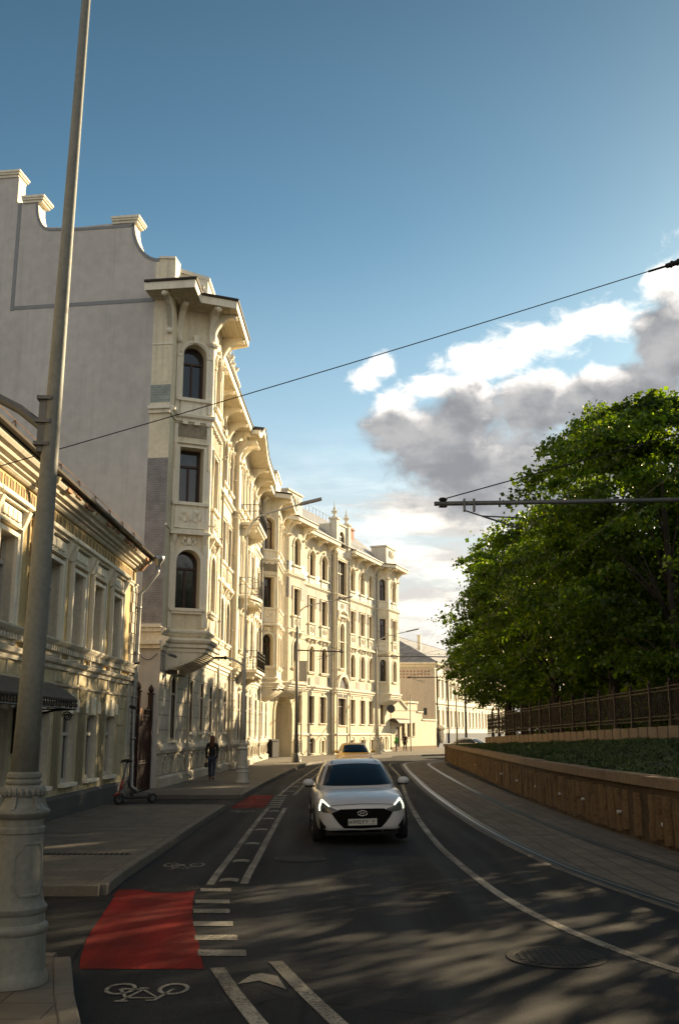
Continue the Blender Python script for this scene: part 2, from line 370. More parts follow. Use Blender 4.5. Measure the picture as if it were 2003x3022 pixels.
# deepen the blue away from the horizon
hs = N.new('ShaderNodeHueSaturation'); hs.inputs['Saturation'].default_value = 1.1; hs.inputs['Value'].default_value = 1.0
lk(nt, sky.outputs[0], hs.inputs['Color'])
tn = N.new('ShaderNodeVectorMath'); tn.operation = 'MULTIPLY'; tn.inputs[1].default_value = (0.82, 0.97, 0.83); lk(nt, hs.outputs[0], tn.inputs[0])
tg = N.new('ShaderNodeVectorMath'); tg.operation = 'SCALE'; lk(nt, tn.outputs[0], tg.inputs[0]); lk(nt, MR(EL, 8.0, 42.0, 1.2, 0.62, False), tg.inputs['Scale'])
tz = N.new('ShaderNodeVectorMath'); tz.operation = 'SCALE'; lk(nt, tg.outputs[0], tz.inputs[0]); lk(nt, MR(EL, 40.0, 62.0, 1.0, 0.45), tz.inputs['Scale'])
c = tz.outputs[0]
# unseen bright clouds added behind the viewer to light the shaded walls
nr_ = noise(AZ, EL, 0.05, 0.09, 8, 0.55, 40.0, 0.3)
mr_ = MA('MULTIPLY', MR(nr_, -0.12, 0.10), MA('MULTIPLY', MR(sp.outputs[1], 0.15, -0.35), MR(EL, 0.0, 8.0)))
c = MIX(mr_, c, (5.4, 5.1, 4.7))
c = MIX(MR(EL, 30.0, 5.0, 0.0, 0.55), c, (4.7, 5.1, 5.3))
c = MIX(ml, c, lcol); c = MIX(mb_, c, band_col); c = MIX(mc, c, ccol)
SKYMIX = c
lk(nt, c, bg.inputs[0])
sc.view_settings.view_transform = 'Standard'; sc.view_settings.look = 'None'; sc.view_settings.exposure = 1.5; sc.view_settings.gamma = 1.0
sc.cycles.max_bounces = 6; sc.cycles.transparent_max_bounces = 8
# ---------------------------------------------------------------- materials of the street
M = {}
M['asphalt'] = road_mat('asphalt', (0.0152, 0.0165, 0.0198))
M['asphalt_old'] = road_mat('old_asphalt', (0.0215, 0.0212, 0.0215), .6)
M['earth'] = mat('earth', (0.07, 0.06, 0.045), 0.95, 0.3, 0.4)
M['paving'] = brick_mat('paving_slabs', (0.085, 0.074, 0.060), (0.115, 0.10, 0.08), (0.03, 0.027, 0.023), 0.8, 0.4, 0.008, 0.8, wall=False, bump=0.25)
M['kerb'] = mat('kerb_granite', (0.12, 0.108, 0.092), 0.8, 0.2, 3, bump=0.2, bscale=120)
M['tramslab'] = brick_mat('tram_slabs', (0.082, 0.067, 0.052), (0.118, 0.097, 0.076), (0.03, 0.027, 0.022), 1.0, 0.33, 0.014, 0.85, wall=False, bump=0.45, rot=R(90))
M['steel'] = mat('rail_steel', (0.42, 0.38, 0.33), 0.32, 0.2, 4, metal=0.9)
M['white_line'] = worn_paint('white_road_paint', (0.33, 0.31, 0.27), (0.03, 0.03, 0.03), .75)
M['red_lane'] = worn_paint('red_lane_paint', (0.20, 0.012, 0.009), (0.05, 0.012, 0.010), .55)
M['iron'] = mat('cast_iron', (0.019, 0.018, 0.018), 0.8, 0.3, 6, metal=0.4)
M['grass_soil'] = mat('verge_soil', (0.03, 0.045, 0.015), 0.95, 0.4, 1.5)
M['tar'] = mat('tar_joint', (0.018, 0.018, 0.02), 0.5, 0.2, 3)
# lateral shift of the street axis, street curving to the right near and far
CT = [(-6, 7.0), (0, 3.7), (4, 2.35), (7.1, 1.28), (9.2, 0.66), (10.5, 0.40), (12, 0.16), (14, 0.02), (17, 0), (24, -0.02), (30, 0.0), (38, 0.1), (45, 0.27), (52, 0.48), (58, 0.66), (62, 0.84), (66, 1.12), (70, 1.75), (74, 2.9), (78, 4.8)]
def cx(y): return interp(CT, y)
def flat(name, poly, z, m, kind=True):
    b = MB(); b.face([(p[0], p[1], z) for p in poly]); o = b.build(name, m)
    return struct(o) if kind else o
def ribbon_pts(pts, wd):
    L, Rr = [], []
    n = len(pts)
    for k in range(n):
        a = pts[max(k - 1, 0)]; b = pts[min(k + 1, n - 1)]
        dx, dy = b[0] - a[0], b[1] - a[1]; l = math.hypot(dx, dy)
        nx, ny = -dy / l, dx / l
        L.append((pts[k][0] + nx * wd / 2, pts[k][1] + ny * wd / 2)); Rr.append((pts[k][0] - nx * wd / 2, pts[k][1] - ny * wd / 2))
    return L, Rr
def ribbon(mb, pts, wd, z, m=0):
    L, Rr = ribbon_pts(pts, wd)
    for k in range(len(pts) - 1):
        mb.face([(*L[k], z), (*Rr[k], z), (*Rr[k + 1], z), (*L[k + 1], z)], m)
def off_line(x, y0, y1, step=1.5, f=cx):
    n = max(2, int((y1 - y0) / step) + 1)
    return [(x + f(lerp(y0, y1, k / (n - 1))), lerp(y0, y1, k / (n - 1))) for k in range(n)]
# ground sheet and road
b = MB(); b.face([(-900, -200, -0.06), (900, -200, -0.06), (900, 2500, -0.06), (-900, 2500, -0.06)]); struct(b.build('ground', M['earth']))
b = MB(); b.face([(-9, -20, 0), (14, -20, 0), (40, 60, 0), (120, 90, 0), (140, 150, 0), (20, 140, 0), (-9, 80, 0)]); struct(b.build('road', M['asphalt']))
# patched asphalt strips give the road its age
for k, (px, py, w_, l_) in enumerate([(0.2, 13.2, 1.3, 4.0), (0.9, 24.5, 1.0, 5.5), (2.5, 13.5, 0.7, 5.0), (-2.2, 21, 0.9, 3.4)]):
    struct(ob := flat('road_patch', [(px + cx(py), py), (px + w_ + cx(py), py + 0.08), (px + w_ + cx(py + l_), py + l_), (px + cx(py + l_), py + l_ - .05)], 0.003, M['asphalt_old']))
# left pavement: raised slabs with granite kerb, two dropped crossings between
def pavement(y0, y1, xin, name='pavement', ends=(True, True), line=None, f=None):
    out = line if line else off_line(-2.98, y0, y1, 1.2)
    L, _ = ribbon_pts(out, 0.30)
    inner = [p for p in L]
    poly = [(xin, out[0][1])] + inner + [(xin, out[-1][1])]
    b = MB(); b.prism(poly[::-1], -0.03, 0.13); struct(b.build(name, M['paving']))
    k = MB(); ribb = out
    L2, R2 = ribbon_pts(out, 0.30)
    R2 = [(p[0] - 0.15 * 0, p[1]) for p in R2]
    for i in range(len(out) - 1):
        a, c_, d, e = L2[i], out[i], out[i + 1], L2[i + 1]
        g = 0.006
        t0, t1 = 0.004, 0.996
        A = (lerp(a[0], e[0], t0), lerp(a[1], e[1], t0)); E_ = (lerp(a[0], e[0], t1), lerp(a[1], e[1], t1))
        C = (lerp(c_[0], d[0], t0), lerp(c_[1], d[1], t0)); D = (lerp(c_[0], d[0], t1), lerp(c_[1], d[1], t1))
        k.prism([A, C, D, E_][::1], -0.02, 0.134)
    o = k.build('kerb', M['kerb']); struct(o)
    mo = o.modifiers.new('bevel', 'BEVEL'); mo.width = 0.018; mo.segments = 2
pavement(-8, 9.1, -9.0)
pavement(13.2, 27.2, -6.52)
# far pavement follows the street round the bend in front of the second wing
kl = off_line(-2.98, 31.6, 62, 1.5) + [(-1.75, 66), (-0.75, 70.5), (0.75, 75), (2.3, 79), (4.3, 83.2), (7.0, 87.2), (10.5, 91), (15, 94.6), (21, 98), (30, 101.5), (45, 106), (70, 112)]
L, _ = ribbon_pts(kl, 0.30)
poly = [(-6.4, 31.6)] + L + [(70, 160), (-6.4, 160)]
b = MB(); b.prism(poly[::-1], -0.03, 0.13); struct(b.build('pavement', M['paving']))
k = MB(); L2, _ = ribbon_pts(kl, 0.30)
for i in range(len(kl) - 1): k.prism([L2[i], kl[i], kl[i + 1], L2[i + 1]], -0.02, 0.134)
struct(k.build('kerb', M['kerb']))
# kerb returns across the ends of the raised parts
for (y, x0, x1, s) in ((9.1, -9, -2.45, 1), (13.2, -6.5, -3.0, -1), (27.2, -5.6, -3.15, 1), (31.6, -6.3, -3.1, -1)):
    b = MB(); b.box(x0, x1, y - 0.02 if s > 0 else y - 0.15, y + 0.13 if s > 0 else y + 0.02, -0.02, 0.1335); struct(b.build('kerb', M['kerb']))
flat('driveway', [(-9, 9.1), (-2.35, 9.2), (-2.8, 13.1), (-9, 13.1)], 0.012, M['asphalt_old'])
flat('driveway', [(-9, 27.2), (-3.0, 27.2), (-3.0, 31.6), (-9, 35.2)], 0.012, M['asphalt_old'])
# drainage slot across the pavement
b = MB(); b.box(-6.4, -3.25, 16.28, 16.44, 0.1, 0.136)
for i in range(38): b.box(-6.38 + i * 0.082, -6.345 + i * 0.082, 16.29, 16.43, 0.136, 0.145, 1)
tag(b.build('drain_grate', [M['tar'], M['iron']]), 'dark iron slot drain crossing the slab pavement on the left', 'drain')
# tram track on concrete slabs along the retaining wall
RL = [(-8, 13.5), (0, 8.9), (5, 6.35), (8, 5.2), (10, 4.6), (12.4, 3.99), (16, 3.43), (21.5, 3.11), (29, 3.06), (37, 3.15), (45, 3.36), (52, 3.56), (58, 3.78), (62, 3.95), (66, 4.18), (69, 4.75), (71.5, 5.75), (73.5, 7.2), (75.5, 9.6), (78, 14.5), (80, 20)]
def rlx(y): return interp(RL, y)
def smooth_path(tab, off, step=0.6):
    ys = []; y = tab[0][0]
    while y < tab[-1][0]: ys.append(y); y += step if y < 66 else 0.25
    pts = [(interp(tab, y), y) for y in ys]
    if off:
        _, Rr = ribbon_pts(pts, 2 * off); pts = Rr
    return pts
r1 = smooth_path(RL, 0.0); r2 = smooth_path(RL, 1.53)
edge = smooth_path(RL, -0.22); fare = smooth_path(RL, 2.6)
b = MB()
for k in range(len(edge) - 1):
    b.face([(*edge[k], 0.004), (*fare[k], 0.004), (*fare[k + 1], 0.004), (*edge[k + 1], 0.004)])
struct(b.build('tram_track_bed', M['tramslab']))
def rail(pts, name='tram_rail'):
    b = MB()
    for o_, w_, z, m in ((0.0, 0.20, 0.006, 1), (0.0, 0.062, 0.012, 0), (0.095, 0.03, 0.011, 0)):
        P_ = pts
        if o_: _, P_ = ribbon_pts(pts, 2 * o_)
        ribbon(b, P_, w_, z, m)
    return struct(b.build(name, [M['steel'], M['tar']]))
rail(r1); rail(r2)
# ---------------------------------------------------------------- painted markings
LZ = 0.006
def marking(name, fill, m=None, z=LZ):
    b = MB(); fill(b); return struct(b.build(name, m or M['white_line']))
def solid(x, y0, y1, wd, f=cx): return lambda b: ribbon(b, off_line(x, y0, y1, 0.8, f), wd, LZ)
# solid line between the lane and the tram lane
WL = [(0, 7.6), (5, 5.0), (7, 4.15), (8.94, 3.0), (10, 2.6), (11.5, 2.24), (13, 2.04), (14.6, 1.93), (17, 1.83), (19, 1.79), (23.5, 1.84), (31, 2.06), (40, 2.45), (49.5, 2.84), (58, 3.0), (66.3, 3.3), (70, 4.2), (73, 5.8), (76, 8.8)]
marking('lane_line', lambda b: ribbon(b, [(interp(WL, y), y) for y in np.arange(0, 76, 0.6)], 0.125, LZ))
for y0, y1 in ((14.05, 27.9), (33.4, 62)):
    marking('lane_line', solid(-1.75 + (0.0 if y0 < 20 else 0), y0, y1, 0.105, lambda y: cx(y) - 0.012 * max(0, y - 14) * (1 if y < 34 else 0) - (0.24 if y >= 34 else 0) + 0.0))
    marking('lane_line', solid(-1.30, y0 + 0.1, y1, 0.11, lambda y: cx(y) - 0.011 * max(0, y - 14) * (1 if y < 34 else 0) - (0.2 if y >= 34 else 0)))
# short bowed bars between the two lines
def bowbar(b, cxx, y, hw, ln, bow):
    n = 6
    for i in range(n):
        a0 = -1 + 2 * i / n; a1 = -1 + 2 * (i + 1) / n
        f0 = y + bow * (1 - a0 * a0); f1 = y + bow * (1 - a1 * a1)
        b.face([(cxx + a0 * hw, f0, LZ), (cxx + a1 * hw, f1, LZ), (cxx + a1 * hw, f1 + ln, LZ), (cxx + a0 * hw, f0 + ln, LZ)])
for y in (14.3, 16.4, 18.9, 21.6, 24.3, 26.6, 35.5, 38.5, 41.5, 44.5, 47.5, 50.5, 54, 58):
    marking('chevron_marking', lambda b: bowbar(b, -1.53 + cx(y) - 0.0115 * min(20, max(0, y - 14)), y, 0.13, 0.28, 0.12))
marking('chevron_marking', lambda b: [b.face([(x, y, LZ) for x, y in q]) for q in ([(-.83, 8.68), (-.66, 8.80), (-.66, 9.06), (-.74, 9.0)], [(-.66, 8.80), (-.42, 8.52), (-.52, 8.96), (-.66, 9.06)])])
marking('lane_line', lambda b: ribbon(b, [(-1.06, 9.26), (-0.83, 8.42), (-.57, 7.58), (-.1, 6.3), (.6, 4.8), (1.5, 3.0)], 0.125, LZ))
marking('lane_line', lambda b: ribbon(b, [(-.57, 9.50), (-.29, 8.5), (-.01, 7.58), (.42, 6.4), (1.1, 4.9), (2.0, 3.1)], 0.125, LZ))
# red crossings of the cycle lane and the ladder bars at their edge
def red(yA, yB, n, name='red_cycle_crossing'):
    def fill(b):
        for i in range(n):
            a, c_ = lerp(yA, yB, i / n), lerp(yA, yB, (i + 1) / n)
            b.face([(redL(a), a, 0.004), (redR(a), a, 0.004), (redR(c_), c_, 0.004), (redL(c_), c_, 0.004)])
    marking(name, fill, M['red_lane'])
def redL(y): return -2.93 + cx(y) + (0.03 if y < 20 else 0)
def redR(y): return interp([(9.2, -1.17), (10.5, -1.40), (11.3, -1.56), (12.2, -1.70), (13.7, -1.86), (27.7, -2.03), (33.6, -2.13)], y)
red(9.22, 13.66, 12); red(27.8, 33.5, 8)
for (y, x0, x1) in ((13.62, -1.78, -1.42), (12.71, -1.72, -1.34), (12.06, -1.65, -1.27), (11.29, -1.54, -1.15), (10.56, -1.42, -1.03), (9.86, -1.29, -0.88)):
    marking('crossing_bar', lambda b: b.face([(x0, y - .13, LZ), (x1 + .03, y - .14, LZ), (x1, y + .13, LZ), (x0 - .04, y + .13, LZ)]))
for i in range(7):
    y = 28.0 + i * 0.85
    marking('crossing_bar', lambda b: b.face([(redR(y) + .04, y, LZ), (redR(y) + .42, y, LZ), (redR(y) + .42, y + .4, LZ), (redR(y) + .04, y + .4, LZ)]))
# cycle symbols, read by riders coming down the hill
def cycle_symbol(ox, oy, sx, sy):
    def fill(b):
        def T(x, y): return (ox + x * sx, oy + y * sy)
        def stroke(pts, wd=0.042):
            L, Rr = ribbon_pts(pts, wd)
            for k in range(len(pts) - 1):
                b.face([(*T(*L[k]), LZ), (*T(*Rr[k]), LZ), (*T(*Rr[k + 1]), LZ), (*T(*L[k + 1]), LZ)])
        for c_ in (-.32, .32): stroke([(c_ + .165 * math.cos(a), .12 + .165 * math.sin(a)) for a in [2 * PI * i / 22 for i in range(23)]], .05)
        stroke([(-.32, .12), (-.04, .10), (.2, -.17), (-.17, -.17), (-.32, .12)])
        stroke([(-.04, .10), (-.2, -.26)]); stroke([(-.27, -.27), (-.12, -.27)]); stroke([(.32, .12), (.18, -.24), (.08, -.25)])
        stroke([(-.1, .14), (.02, .14)])
    return marking('cycle_symbol', fill)
cycle_symbol(-1.53, 8.42, 0.66, 0.95); cycle_symbol(-2.39, 15.95, 0.62, 1.25); cycle_symbol(-2.5, 26.6, 0.6, 1.3)
# manhole covers: ring, lid with raised ribs
def manhole(x, y, r, label, z=0.004):
    t = thing('manhole_cover', label, 'manhole cover', (x, y, z), 0, 'manhole covers in the carriageway')
    b = MB(); b.lathe([(r * 1.12, 0), (r * 1.12, .004), (r * .97, .006), (r * .95, .002)], seg=40); b.build('rim', M['iron'], t)
    b = MB(); b.lathe([(r * .94, 0), (r * .93, .005)], seg=40)
    for i in range(-5, 6):
        h = math.sqrt(max(0, (r * .86) ** 2 - (i * r * .16) ** 2)); b.box(i * r * .16 - r * .05, i * r * .16 + r * .05, -h, h, .005, .009)
    b.build('lid', M['iron'], t); return t
manhole(1.97, 9.68, 0.40, 'round iron manhole cover in the lower right of the carriageway by the curved line')
manhole(-0.64, 16.85, 0.39, 'round ribbed manhole cover on the lane just in front of the white sedan')
manhole(-2.2, 13.75, 0.33, 'manhole cover at the far edge of the nearer red crossing')
manhole(4.15, 12.0, 0.01, 'x') if False else None
# ---------------------------------------------------------------- retaining wall, verge, fence
M['sandstone'] = mat('brown_sandstone', (0.080, 0.052, 0.027), 0.95, 0.4, 1.3, bump=0.8, bscale=22)
M['stone_rib'] = mat('rough_stone_rib', (0.155, 0.102, 0.054), 0.95, 0.45, 2.6, bump=1.0, bscale=16, spec=.2)
M['coping'] = mat('coping_stone', (0.21, 0.145, 0.09), 0.85, 0.3, 1.5, bump=0.4, bscale=30, streak=0.2)
M['plinth'] = mat('plinth_stone', (0.20, 0.145, 0.095), 0.9, 0.25, 2, bump=0.4, bscale=30)
M['fence_iron'] = mat('fence_iron', (0.034, 0.022, 0.015), 0.6, 0.3, 5, metal=0.3)
M['pale_dot'] = mat('plastic_cap', (0.5, 0.48, 0.44), 0.5, 0.1)
WT = [(2, 9.5), (6, 8.1), (10, 7.0), (13, 6.35), (17.8, 5.80), (26, 5.62), (35, 5.9), (45, 6.37), (55, 6.78), (63, 7.1), (71.2, 7.55)]
def wlx(y): return interp(WT, y)
wy = [2 + i * 0.345 for i in range(201)]
t = thing('retaining_wall', 'long brown ribbed stone retaining wall with pale coping along the tram track', 'wall', (0, 0, 0))
wp = [(wlx(y), y) for y in wy]
b = MB(); L, Rr = ribbon_pts(wp, 0.6)
for k in range(len(wp) - 1):
    b.hexa([(*wp[k], 0), (*Rr[k], 0), (*Rr[k + 1], 0), (*wp[k + 1], 0), (*wp[k], 1.02), (*Rr[k], 1.02), (*Rr[k + 1], 1.02), (*wp[k + 1], 1.02)])
b.build('wall_body', M['sandstone'], t)
b = MB(); rr = random.Random(3)
s = 0.0
ys = []; y = 2.3
while y < 71:
    wd = rr.uniform(.17, .30); ys.append((y, wd)); y += wd + rr.uniform(.13, .24)
    if rr.random() < .06: y += .35
for (y, wd) in ys:
    p0 = Vector((wlx(y), y)); p1 = Vector((wlx(y + wd), y + wd)); d = (p1 - p0).normalized(); n = Vector((-d.y, d.x))
    pr = rr.uniform(.05, .10); tp = rr.uniform(.86, .93); a = n * pr; c_ = n * -0.02
    e = d * .02
    z0 = rr.uniform(.06, .14)
    P_ = lambda q, z: (q.x, q.y, z)
    # roughly dressed: each rib is a stack of slightly shifted blocks
    nb_ = rr.choice((2, 3, 3, 4)); zz = [z0] + sorted(rr.uniform(z0 + .12, tp - .1) for _ in range(nb_ - 1)) + [tp]
    for q in range(nb_):
        s0, s1, ap = rr.uniform(-.02, .02), rr.uniform(-.02, .02), n * (pr + rr.uniform(-.018, .018)); za, zb_ = zz[q] + .004, zz[q + 1] - .004
        if zb_ - za < .03: continue
        A_, B_ = p0 + d * s0, p1 + d * s1
        b.hexa([P_(A_ + ap + e, za), P_(A_ + c_, za), P_(B_ + c_, za), P_(B_ + ap - e, za), P_(A_ + ap * rr.uniform(.8, 1.05) + e, zb_), P_(A_ + c_, zb_), P_(B_ + c_, zb_), P_(B_ + ap * rr.uniform(.8, 1.05) - e, zb_)])
b.build('wall_ribs', M['stone_rib'], t)
b = MB()
k = 0
while k < len(wp) - 6:
    n_ = 5
    for j in range(k, k + n_):
        A0, A1 = ribbon_pts(wp[j:j + 2], 0.16); f_ = 0.0
        q = [A0[0], Rr[j], Rr[j + 1], A0[1]]
        if j == k: q[0] = (lerp(q[0][0], q[3][0], .03), lerp(q[0][1], q[3][1], .03))
        b.prism(q[::-1], 1.02, 1.2 + 0.006 * ((k * 7) % 3))
    k += n_
o = b.build('coping', M['coping'], t)
b = MB()
for y in (10.5, 12.2, 14.4, 16.2, 18.3, 20.8, 23.6, 26.0, 29.5, 33.5, 38, 43, 48.5, 55):
    z = .46 + .05 * math.sin(y * 3); x = wlx(y)
    b.lathe([(.034, -.09), (.034, .03)], (x, y, z), 10, 0, 'x')
b.build('drain_pipes', M['pale_dot'], t)
# end return of the wall
pl = PL((wlx(71.1), 71.1), (14, 73.5))
b = MB(); b.pbox(pl, .0, pl.L, 0, .5, 0, 1.02); b.pbox(pl, -.1, pl.L, -.06, .5, 1.02, 1.2, 1); b.build('end_wall', [M['sandstone'], M['coping']], t)
# verge rising to the fence
FT = [(2, 17.5), (10, 14.0), (16, 12.6), (22, 11.5), (31, 10.55), (40, 9.75), (48, 9.1), (57, 8.45), (64, 8.5), (70, 9.3)]
def fex(y): return interp(FT, y)
def fez(y): return 1.42 + (57 - min(y, 58)) * 0.0185 - max(0, y - 58) * .02
def gz(x, y):
    a = wlx(y) + .25; c_ = fex(y); t_ = (x - a) / (c_ - a)
    return lerp(1.13, fez(y) - .06, min(1, max(0, t_)) ** 0.8)
b = MB()
gy = [2 + i for i in range(70)]
for k in range(len(gy) - 1):
    for j in range(6):
        q = []
        for (yy, tt) in ((gy[k], j), (gy[k], j + 1), (gy[k + 1], j + 1), (gy[k + 1], j)):
            x = lerp(wlx(yy) + .25, fex(yy) + .4, tt / 6); q.append((x, yy, gz(x, yy)))
        b.face(q)
struct(b.build('verge', M['grass_soil'], smooth=True))
b = MB()
for k in range(len(gy) - 1):
    q = [(fex(gy[k]) + .2, gy[k]), (60, gy[k]), (60, gy[k + 1]), (fex(gy[k + 1]) + .2, gy[k + 1])]
    b.face([(*p, fez(p[1]) - .1) for p in q])
struct(b.build('park_ground', M['grass_soil']))
# grass blades in tufts over the verge
m, nt, bs = new_mat('grass_blades'); N = nt.nodes
tcg = N.new('ShaderNodeTexCoord'); ng = N.new('ShaderNodeTexNoise'); ng.inputs['Scale'].default_value = 1.4; ng.inputs['Detail'].default_value = 8; lk(nt, tcg.outputs['Object'], ng.inputs['Vector'])
rp = N.new('ShaderNodeValToRGB'); rp.color_ramp.elements[0].color = (.014, .030, .005, 1); rp.color_ramp.elements[1].color = (.05, .085, .016, 1); rp.color_ramp.elements[0].position = .35; rp.color_ramp.elements[1].position = .68
lk(nt, ng.outputs[0], rp.inputs[0]); lk(nt, rp.outputs[0], bs.inputs['Base Color']); bs.inputs['Roughness'].default_value = .7
M['grass'] = m
rg = np.random.default_rng(5); n = 46000
yy = 9 + 62 * rg.random(n) ** 1.5; tt = rg.random(n)
V = np.zeros((n, 3, 3)); 
for i in range(n):
    y = yy[i]; a = wlx(y) + .3; c_ = fex(y) + .3; x = a + (c_ - a) * tt[i]; z = gz(x, y) - .01
    h = rg.uniform(.03, .10) * (1.4 if math.sin(x * 2.1) * math.cos(y * 1.3) > .2 else .8); w_ = rg.uniform(.012, .03) * (1 + y / 40); an = rg.uniform(0, PI); le = rg.normal(0, .06, 2)
    V[i, 0] = (x - w_ * math.cos(an), y - w_ * math.sin(an), z); V[i, 1] = (x + w_ * math.cos(an), y + w_ * math.sin(an), z); V[i, 2] = (x + le[0], y + le[1], z + h)
me = bpy.data.meshes.new('grass'); me.from_pydata(V.reshape(-1, 3).tolist(), [], np.arange(3 * n).reshape(-1, 3).tolist()); me.materials.append(M['grass'])
o = link('grass', me); o['kind'] = 'stuff'; tag(o, 'strip of dark green grass between the stone wall and the iron fence', 'grass')
# iron fence on stone blocks
t = thing('park_fence', 'dark ornamental iron fence on stone blocks along the top of the grass verge', 'fence')
fy = [6.0]
while fy[-1] < 57.5: fy.append(fy[-1] + 1.62)
post = MB(); post.box(-.045, .045, -.045, .045, -.2, 1.22); post.box(-.065, .065, -.065, .065, 1.22, 1.26); post.lathe([(.03, 1.26), (.055, 1.30), (.05, 1.34), (.012, 1.42)], seg=8); post.box(-.07, .07, -.07, .07, -.2, .08)
post_me = post.mesh('post', M['fence_iron'])
def panel_mesh(L):
    b = MB()
    for z in (.10, .22, 1.02, 1.14): b.box(0, L, -.018, .018, z - .018, z + .018)
    nb = 11
    for i in range(nb):
        x = L * (i + .5) / nb; b.box(x - .009, x + .009, -.009, .009, -.06 if i % 3 == 1 else .1, 1.14)
        if i % 2 == 0:
            for zc in (.42, .82): b.tube([(x + .062 * math.cos(a), 0, zc + .10 * math.sin(a)) for a in [2 * PI * q / 10 for q in range(11)]], .009, 4, cap=False)
        else:
            b.tube([(x + .06 * math.cos(a), 0, .62 + .085 * math.sin(a)) for a in [2 * PI * q / 10 for q in range(11)]], .009, 4, cap=False)
    for x0 in (.0, L * .5):
        b.tube([(x0 + L * .25 + L * .23 * math.cos(a), 0, .62 + .36 * math.sin(a)) for a in [2 * PI * q / 14 for q in range(15)]], .011, 4, cap=False)
    return b.mesh('panel', M['fence_iron'])
blk = MB(); 
pm = None
for i in range(len(fy) - 1):
    p = Vector((fex(fy[i]), fy[i], fez(fy[i]) + .42)); q = Vector((fex(fy[i + 1]), fy[i + 1], fez(fy[i + 1]) + .42))
    ang = math.atan2(q.y - p.y, q.x - p.x)
    if pm is None: pm = panel_mesh(1.66)
    link('post', post_me, t, p, ang)
    pa = link('panel', pm, t, p, ang); pa.rotation_euler = (0, -math.asin((q.z - p.z) / (q - p).length), ang); pa.scale = ((q - p).length / 1.66, 1, 1)
    pl = PL((p.x, p.y), (q.x, q.y)); k = 2
    b = MB()
    for j in range(k):
        a0 = pl.L * j / k + .05; a1 = pl.L * (j + 1) / k - .05
        z = lerp(p.z, q.z, (j + .5) / k); b.pbox(pl, a0, a1, -.16, .16, z - .62, z - .10 + rr.uniform(-.015, .015))
    b.build('plinth_block', M['plinth'], t)
    b = MB(); b.pbox(pl, 0, pl.L, -.12, .12, p.z - .7, p.z - .2); b.build('plinth', M['plinth'], t)
# ---------------------------------------------------------------- architecture kit
M['cream'] = mat('cream_stucco', (0.72, 0.635, 0.465), 0.88, 0.15, 0.7, bump=0.2, bscale=50, streak=0.28)
M['cream_low'] = mat('weathered_stucco', (0.52, 0.47, 0.38), 0.9, 0.22, 0.9, bump=0.3, bscale=30, streak=0.28)
M['trim'] = mat('white_trim', (0.78, 0.72, 0.585), 0.85, 0.12, 1.4, bump=0.12, bscale=60, streak=0.16)
M['endwall'] = mat('party_wall_render', (0.50, 0.470, 0.432), 0.92, 0.15, 0.30, bump=0.25, bscale=45, streak=0.10)
M['greystripe'] = mat('blue_grey_paint', (0.24, 0.245, 0.25), 0.85, 0.15, 1.5)
M['glazed_brick'] = brick_mat('grey_glazed_brick', (0.25, 0.228, 0.215), (0.285, 0.26, 0.243), (0.19, 0.173, 0.163), 0.27, 0.085, 0.009, 0.7, bump=0.7)
M['green_tile'] = brick_mat('green_glazed_tile', (0.20, 0.25, 0.225), (0.27, 0.31, 0.275), (0.36, 0.34, 0.29), 0.26, 0.10, 0.01, 0.5, bump=0.5)
M['rustic'] = brick_mat('rusticated_stucco', (0.52, 0.47, 0.38), (0.57, 0.52, 0.42), (0.34, 0.30, 0.24), 1.15, 0.52, 0.022, 0.9, bump=1.0, var=0.22)
M['frieze'] = mat('dark_mosaic_frieze', (0.26, 0.225, 0.16), 0.85, 0.5, 5, bump=0.9, bscale=14)
M['wood'] = mat('brown_window_wood', (0.055, 0.026, 0.016), 0.5, 0.25, 6)
M['white_wood'] = mat('white_window_wood', (0.42, 0.40, 0.36), 0.6, 0.2, 6)
M['pane'] = glass_mat('window_glass', (0.022, 0.022, 0.024), 0.07, 0.85)
M['roof_dark'] = mat('dark_roof_sheet', (0.045, 0.036, 0.028), 0.55, 0.3, 2, metal=0.3)
M['zinc'] = mat('zinc_pipe', (0.30, 0.30, 0.29), 0.45, 0.25, 3, metal=0.6)
M['pipe_cream'] = mat('painted_pipe', (0.42, 0.38, 0.30), 0.6, 0.2, 3)
M['black_iron'] = mat('black_iron', (0.016, 0.014, 0.013), 0.5, 0.3, 5, metal=0.3)
M['soffit'] = mat('soffit_boards', (0.56, 0.49, 0.36), 0.85, 0.15, 2, bump=0.15)
